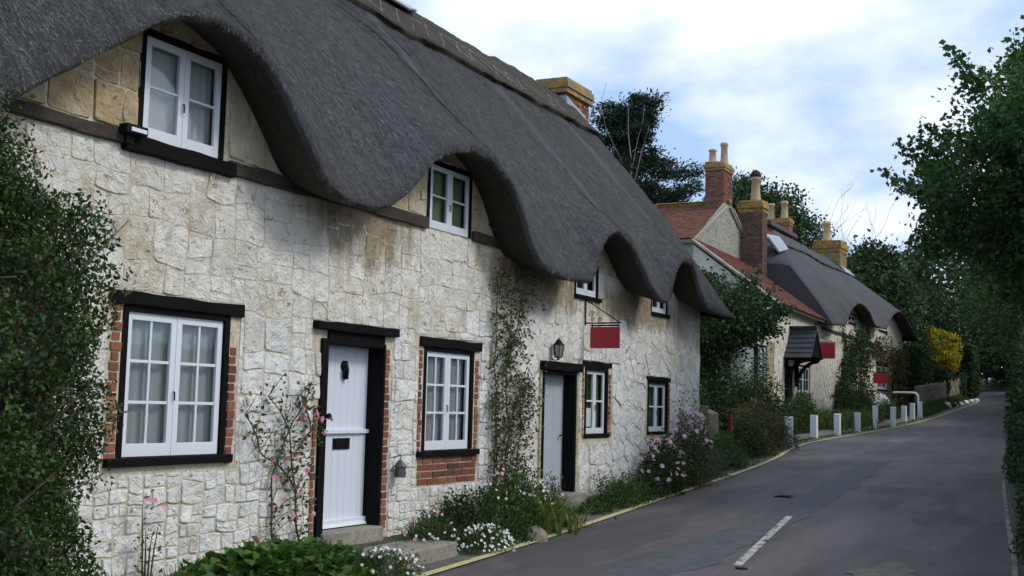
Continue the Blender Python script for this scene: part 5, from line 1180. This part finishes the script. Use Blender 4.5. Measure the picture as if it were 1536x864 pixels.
# right-hand hedge along the road
def long_hedge(label, off, y0, y1, h, depth, n, size, g, rough):
    ym = (y0+y1)/2; t = thing('roadside_hedge', label, 'hedge', (XR(ym)+off, ym, zg(ym)), 'dark hedges on the right of the road'); Y = rng.uniform(y0, y1, n); s = rng.uniform(0, 1, n); face = rng.uniform(0, 1, n) < h/(h+depth*.6)
    base = np.array([XR(y) for y in Y])+off; zb = np.array([zg(y) for y in Y]); u = rng.uniform(0, 1, n)
    x = np.where(face, base+.25*u*u, base+depth*u); z = np.where(face, zb+h*u, zb+h); D = np.where(face[:, None], np.array([-1., 0, .1]), np.array([0, 0, 1.]))
    P = np.stack([x, Y, z], 1); k = np.array([noise.noise(Vector(tuple(p*.55)))*1.3+.6*noise.noise(Vector(tuple(p*1.9))) for p in P]); P += D*(k*rough)[:, None]-D*rng.uniform(0, .3, n)[:, None]
    en = rng.uniform(0, 1, n) < .08; P[en, 1] = y0+rng.uniform(-.15, .2, en.sum()); P[en, 0] = XR(y0)+off+depth*u[en]; P[en, 2] = zg(y0)+h*rng.uniform(0, 1, en.sum())
    LV().add(P, size, .55, .1, D, .5).build('foliage', G[g], t); mb = MB(); ys = np.arange(y0+.1, y1, 1.0)
    for a, b in zip(ys, ys[1:]):
        vs = []
        for yy in (a, b):
            X0 = XR(yy)+off; zz = zg(yy)-.1; vs += [(X0+.3, yy, zz), (X0+.5, yy, zz+h-.2), (X0+depth-.2, yy, zz+h-.2), (X0+depth, yy, zz)]
        mb.add(vs, [(0, 1, 5, 4), (1, 2, 6, 5), (2, 3, 7, 6)]+([(0, 1, 2, 3)] if a == ys[0] else []))
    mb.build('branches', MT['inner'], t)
long_hedge('near part of the dark hedge at the right edge of the road', .22, 10.5, 30, 2.3, 1.6, 60000, .06, 'yew', .22)
long_hedge('far part of the dark hedge curving away with the road', .42, 30.2, 84, 2.9, 2.2, 60000, .11, 'ivy', .35)
# lime tree overhanging from the right
tree('lime_tree', 'big leafy tree overhanging the road from the right edge', 'tree', (1.9, 22.5, .6), .32, [(1.5, 22.5, 5.8, 4.7, 4.2, 2.5), (.4, 25.0, 5.2, 2.9, 3.0, 1.5), (1.0, 23, 7.4, 3.0, 3, 1.4)], 1900, 150, .092, 'tree', .46, shoots=170, shootlen=.7, asp=.8, shell=.35, limbs=40)
# woods behind
trees = [('dark tree behind the far end of the second thatched roof', (-15.5, 80, 3), [(-15.5, 80, 7.6, 3.2, 3, 4.2)], 'wood'),
 ('dark conifer tips showing at the left of the wood', (-14, 72, 3), [(-13.6, 73, 7.5, 1.8, 2, 4.0), (-12.6, 73, 5.4, 1.6, 2, 2.6)], 'wood'),
 ('tall dark tree filling the sky gap above the golden bush', (-10.5, 90, 3.5), [(-10.5, 90, 10, 4.6, 4, 5.5), (-12, 88, 6.5, 3.5, 3, 3)], 'wood'),
 ('dark tree above the bend of the road', (-5.5, 92, 3.5), [(-5.5, 92, 9, 4.8, 4, 6)], 'wood'),
 ('tree on the right bank leaning over the road beyond the big tree', (-1.5, 48, 1.5), [(-2.1, 48, 6.8, 2.9, 4.5, 3.0), (-3.4, 52, 6.2, 1.6, 3, 1.6)], 'tree'),
 ('farther tree on the right bank above the hedge', (-2.5, 66, 2), [(-3.3, 66, 8.2, 3.2, 4.5, 3.8), (-4.4, 70, 7.2, 2.0, 3, 1.5)], 'wood'),
 ('mid green tree behind the golden bush and the hedges', (-13, 84, 3), [(-12.6, 84, 6.8, 2.4, 2.4, 2.8)], 'ivy'),
 ('leafy tree at the far right over the hedge', (.5, 34, 1.2), [(.2, 34, 6.6, 3.4, 4, 2.8)], 'tree')]
for lab, b, e, g in trees: tree('woodland_tree', lab, 'tree', b, .28, e, 560, 52, .26 if b[1] > 60 else .16, g, 1.0, group='dark trees behind the cottages and road', asp=.65)
tree('round_tree', 'round crowned green tree on the skyline behind the chimneys', 'tree', (-27, 96, 4), .5, [(-27.5, 96, 15.2, 5.0, 5, 5.0), (-31, 96, 13.0, 4, 4, 4.2)], 900, 60, .3, 'ivy', 1.1)
tree('round_tree', 'olive tree on the skyline right of the round tree', 'tree', (-22, 94, 4), .4, [(-22, 94, 10.3, 2.2, 3, 3.6)], 300, 50, .26, 'tree', .9)
# distant wood closing the view
n = 60000; P = np.stack([rng.uniform(-75, 30, n), rng.uniform(118, 150, n), np.zeros(n)], 1); hh = np.array([11+4*noise.noise(Vector((p[0]*.1, p[1]*.1, 0)))+2.5*noise.noise(Vector((p[0]*.4, p[1]*.4, 0))) for p in P]); P[:, 2] = 3+hh*rng.uniform(0, 1, n)**.5
hh[P[:, 0] < -24] -= 0
struct(LV().add(P, .75, .7, .2).build('distant_wood', G['wood']), 'stuff')
# cypress with flat dark sprays
def cypress(label, base, h, r, z0, seed, n=44, lean=.9):
    random.seed(seed); t = thing('cypress_tree', label, 'tree', base); mb = MB(); b = Vector(base); top = b+Vector((lean, 0, h)); mb.tube([b, b.lerp(top, .5)+Vector((.2, 0, 0)), top], [.3, .2, .03], 7); C = []; D = []; S = []
    for i in range(n):
        u = (i+.5)/n; z = z0+(h-z0)*u; big = random.choice((.45, .7, .85, 1.0, 1.3)); R_ = r*(1-u*.97)**.55*big*random.uniform(.8, 1.1)+.15; w = random.uniform(0, 6.28); s = b.lerp(top, z/h); rise = random.uniform(-.15, .55); e = s+Vector((math.cos(w)*R_, math.sin(w)*R_, R_*rise)); mid = (s+e)/2-Vector((0, 0, .14*R_)); mb.tube([s, mid, e], [.06*(1-u)+.02, .035, .012], 4, False)
        m = max(3, int(R_*5))
        for k in range(m+1):
            v = .25+.75*k/m; p = s.lerp(e, v)-Vector((0, 0, .45*R_*v*(1-v))); 
            for _ in range(3 if v < .8 else 2):
                sp = R_*.2*(1.3-v); C.append(tuple(p+Vector((random.gauss(0, sp), random.gauss(0, sp), random.gauss(0, .10))))); D.append((math.cos(w), math.sin(w), .35)); S.append(random.uniform(.6, 1.3))
    mb.build('trunk', MT['bark'], t); C = np.array(C); D = np.array(D); S = np.array(S); rep = np.repeat(np.arange(len(C)), 52); P = C[rep]+rng.normal(size=(len(rep), 3))*np.array([.24, .24, .12])*S[rep][:, None]; LV().add(P, .15, .4, .25, D[rep], 1.3).build('crown', G['conifer'], t)
cypress('tall dark cypress with ragged flat sprays behind the nearest roof', (-20.3, 48.7, 1.3), 14.0, 3.9, 5.4, 5, 60)
cypress('lower dark cypress half hidden behind the chimney of the nearest cottage', (-21.9, 47.2, 1.3), 11.6, 1.9, 5, 11, 36)
tree('golden_conifer', 'yellow green pointed bush peeping above the nearest thatch', 'bush', (-17.3, 41, 1.2), .1, [(-17.3, 41, 6.5, .9, .9, 2.3), (-17.35, 41, 8.3, .45, .5, 1.0)], 220, 40, .12, 'lime', .3)
def bare(label, base, pxs, r=.05):
    random.seed(5); t = thing('bare_tree', label, 'tree', base); mb = MB()
    def grow(p, d, L, r, k):
        pts = [p]; q = p
        for i in range(5): d = (d+Vector((random.gauss(0, .15), random.gauss(0, .15), random.gauss(.06, .06)))).normalized(); q = q+d*L/5; pts.append(q)
        mb.tube(pts, [r*(1-.1*i) for i in range(6)], 5, False)
        if k:
            for _ in range(random.choice((2, 3))):
                j = random.randint(2, 5); grow(pts[j], (d+Vector((random.gauss(0, .38), random.gauss(0, .38), random.gauss(.1, .2)))).normalized(), L*.62, r*.5, k-1)
    for (d, L, k) in pxs: grow(Vector(base), Vector(d).normalized(), L, r, k)
    mb.build('branches', MT['deadwood'], t)
bare('bare pale dead branches rising beside the cypress', (-18.9, 46, 8.2), [((-.12, 0, 1), 6.6, 1), ((-.05, 0, 1), 6.3, 1), ((.12, 0, 1), 5.4, 0)], .035)
bare('leafless twiggy tree on the skyline above the far chimney', (-19, 88, 5), [((-.25, 0, 1), 5.6, 4), ((.1, 0, 1), 6.4, 4), ((.3, 0, 1), 5.8, 4), ((-.1, 0, 1), 6.4, 4), ((.2, 0, 1), 6, 4)], .07)
# --- grass and weeds on the verges
def scatter(name, n, ys, fx, h, g, w=.006):
    Y = rng.uniform(*ys, n); Q = []
    for y in Y:
        x = fx(y); z = gz(x, y)-.01; a = random.uniform(0, 6.28); L = h*random.uniform(.4, 1.2); d = (math.cos(a)*L*.5, math.sin(a)*L*.5); s = (-math.sin(a)*w, math.cos(a)*w)
        Q.append([(x-s[0], y-s[1], z), (x+s[0], y+s[1], z), (x+d[0]+s[0]*.3, y+d[1]+s[1]*.3, z+L), (x+d[0]-s[0]*.3, y+d[1]-s[1]*.3, z+L)])
    struct(LV().quads(Q).build(name, G[g]), 'stuff')
def left_fx(y):
    for _ in range(12):
        x = XL(y)-.42-abs(random.gauss(0, .35))
        if (x > WX+.03 or y > 20.5) and not (9.4 < y < 10.8 and x < -6.2): return x
    return XL(y)-.43
scatter('verge_grass', 26000, (6, 30.5), left_fx, .13, 'grass')
scatter('verge_weeds', 6000, (31, 66), lambda y: XL(y)-.40-abs(random.gauss(0, .14)), .06, 'grass', .012)
scatter('bank_grass', 16000, (8, 40), lambda y: XR(y)+.45+abs(random.gauss(0, .2)), .2, 'grass', .01)
scatter('far_verge_grass', 9000, (62, 82), lambda y: XL(y)-.5-abs(random.gauss(0, .6)), .22, 'grass', .02)
# fallen leaves and grit
n = 1300; Y = rng.uniform(9, 60, n)**1; X = np.array([XR(y)+.3+abs(random.gauss(0, .22)) if random.random() < .7 else XL(y)-.25+random.gauss(0, .14) for y in Y]); P = np.stack([X, Y, np.array([zg(y)+.03 for y in Y])], 1)
struct(LV().add(P, .05, .7, 0, None, .8, 3.0).build('fallen_leaves', G['russet']), 'stuff')

clump('ivy_clump', 'ivy smothering the broken stub of garden wall', 'ivy', (-8.0, 23.9), (.4, .35, 1.35), 2600, .06, 'ivy', .6, 18)

clump('ivy_clump', 'tall column of ivy and elder growing up under the bushy tree beside the red post', 'ivy', (-8.25, 25.2), (.5, .75, 2.9), 12000, .075, 'ivy', .6, 18)
clump('leafy_plant', 'dark leafy growth along the wing side wall behind the ivy', 'plant', (-10.2, 35.2), (1.0, 1.2, 1.9), 9000, .09, 'yew', .5, 18)
# ================================================================== WORLD
w = bpy.data.worlds.new('World'); sc.world = w; w.use_nodes = True; nt = w.node_tree
bg = nt.nodes['Background']; bg.inputs['Strength'].default_value = .1
sky = nt.nodes.new('ShaderNodeTexSky'); sky.sky_type = 'NISHITA'; sky.sun_disc = False
SE, SA = R(42), R(75)    # sun elevation; azimuth measured from +Y towards +X
sky.sun_elevation = SE; sky.sun_rotation = SA; sky.dust_density = 2.0; sky.air_density = 1.0
tc = nt.nodes.new('ShaderNodeTexCoord').outputs['Generated']
sep = nt.nodes.new('ShaderNodeSeparateXYZ'); nt.links.new(tc, sep.inputs[0])
den = math_(nt, 'ADD', math_(nt, 'MAXIMUM', sep.outputs[2], 0.0), .28)
cmb = nt.nodes.new('ShaderNodeCombineXYZ'); nt.links.new(math_(nt, 'DIVIDE', sep.outputs[0], den), cmb.inputs[0]); nt.links.new(math_(nt, 'DIVIDE', sep.outputs[1], den), cmb.inputs[1])
cv = mapping(nt, cmb.outputs[0], (1, 1, 1), (2.72, 4.34, 0))
cover = ramp(nt, noi(nt, cv, .95, 7, .52, .1), [(.47, .0), (.60, 1)])
shade = ramp(nt, noi(nt, cv, 2.1, 5, .6), [(.3, (8.2, 9.2, 10.6)), (.48, (11.6, 11.6, 11.6)), (.58, (10.4, 10.6, 10.8)), (.75, (9.0, 9.8, 10.9))])
# thin high haze over the blue lifts it towards pale
blue = mix(nt, .75, sky.outputs[0], (4.6, 6.6, 10.0))
nt.links.new(mix(nt, cover, blue, shade), bg.inputs['Color'])
sun = bpy.data.lights.new('sun', 'SUN'); so = bpy.data.objects.new('sun', sun); COL.objects.link(so)
sun.energy = 1.3; sun.angle = R(14); sun.color = (1, .96, .9)
dv = Vector((math.sin(SA)*math.cos(SE), math.cos(SA)*math.cos(SE), math.sin(SE)))
so.rotation_euler = dv.to_track_quat('Z', 'Y').to_euler(); so.location = (5, 5, 30)
vs = sc.view_settings; vs.view_transform = 'Standard'; vs.look = 'None'; vs.exposure = .22; vs.gamma = 1
sc.render.engine = 'CYCLES'
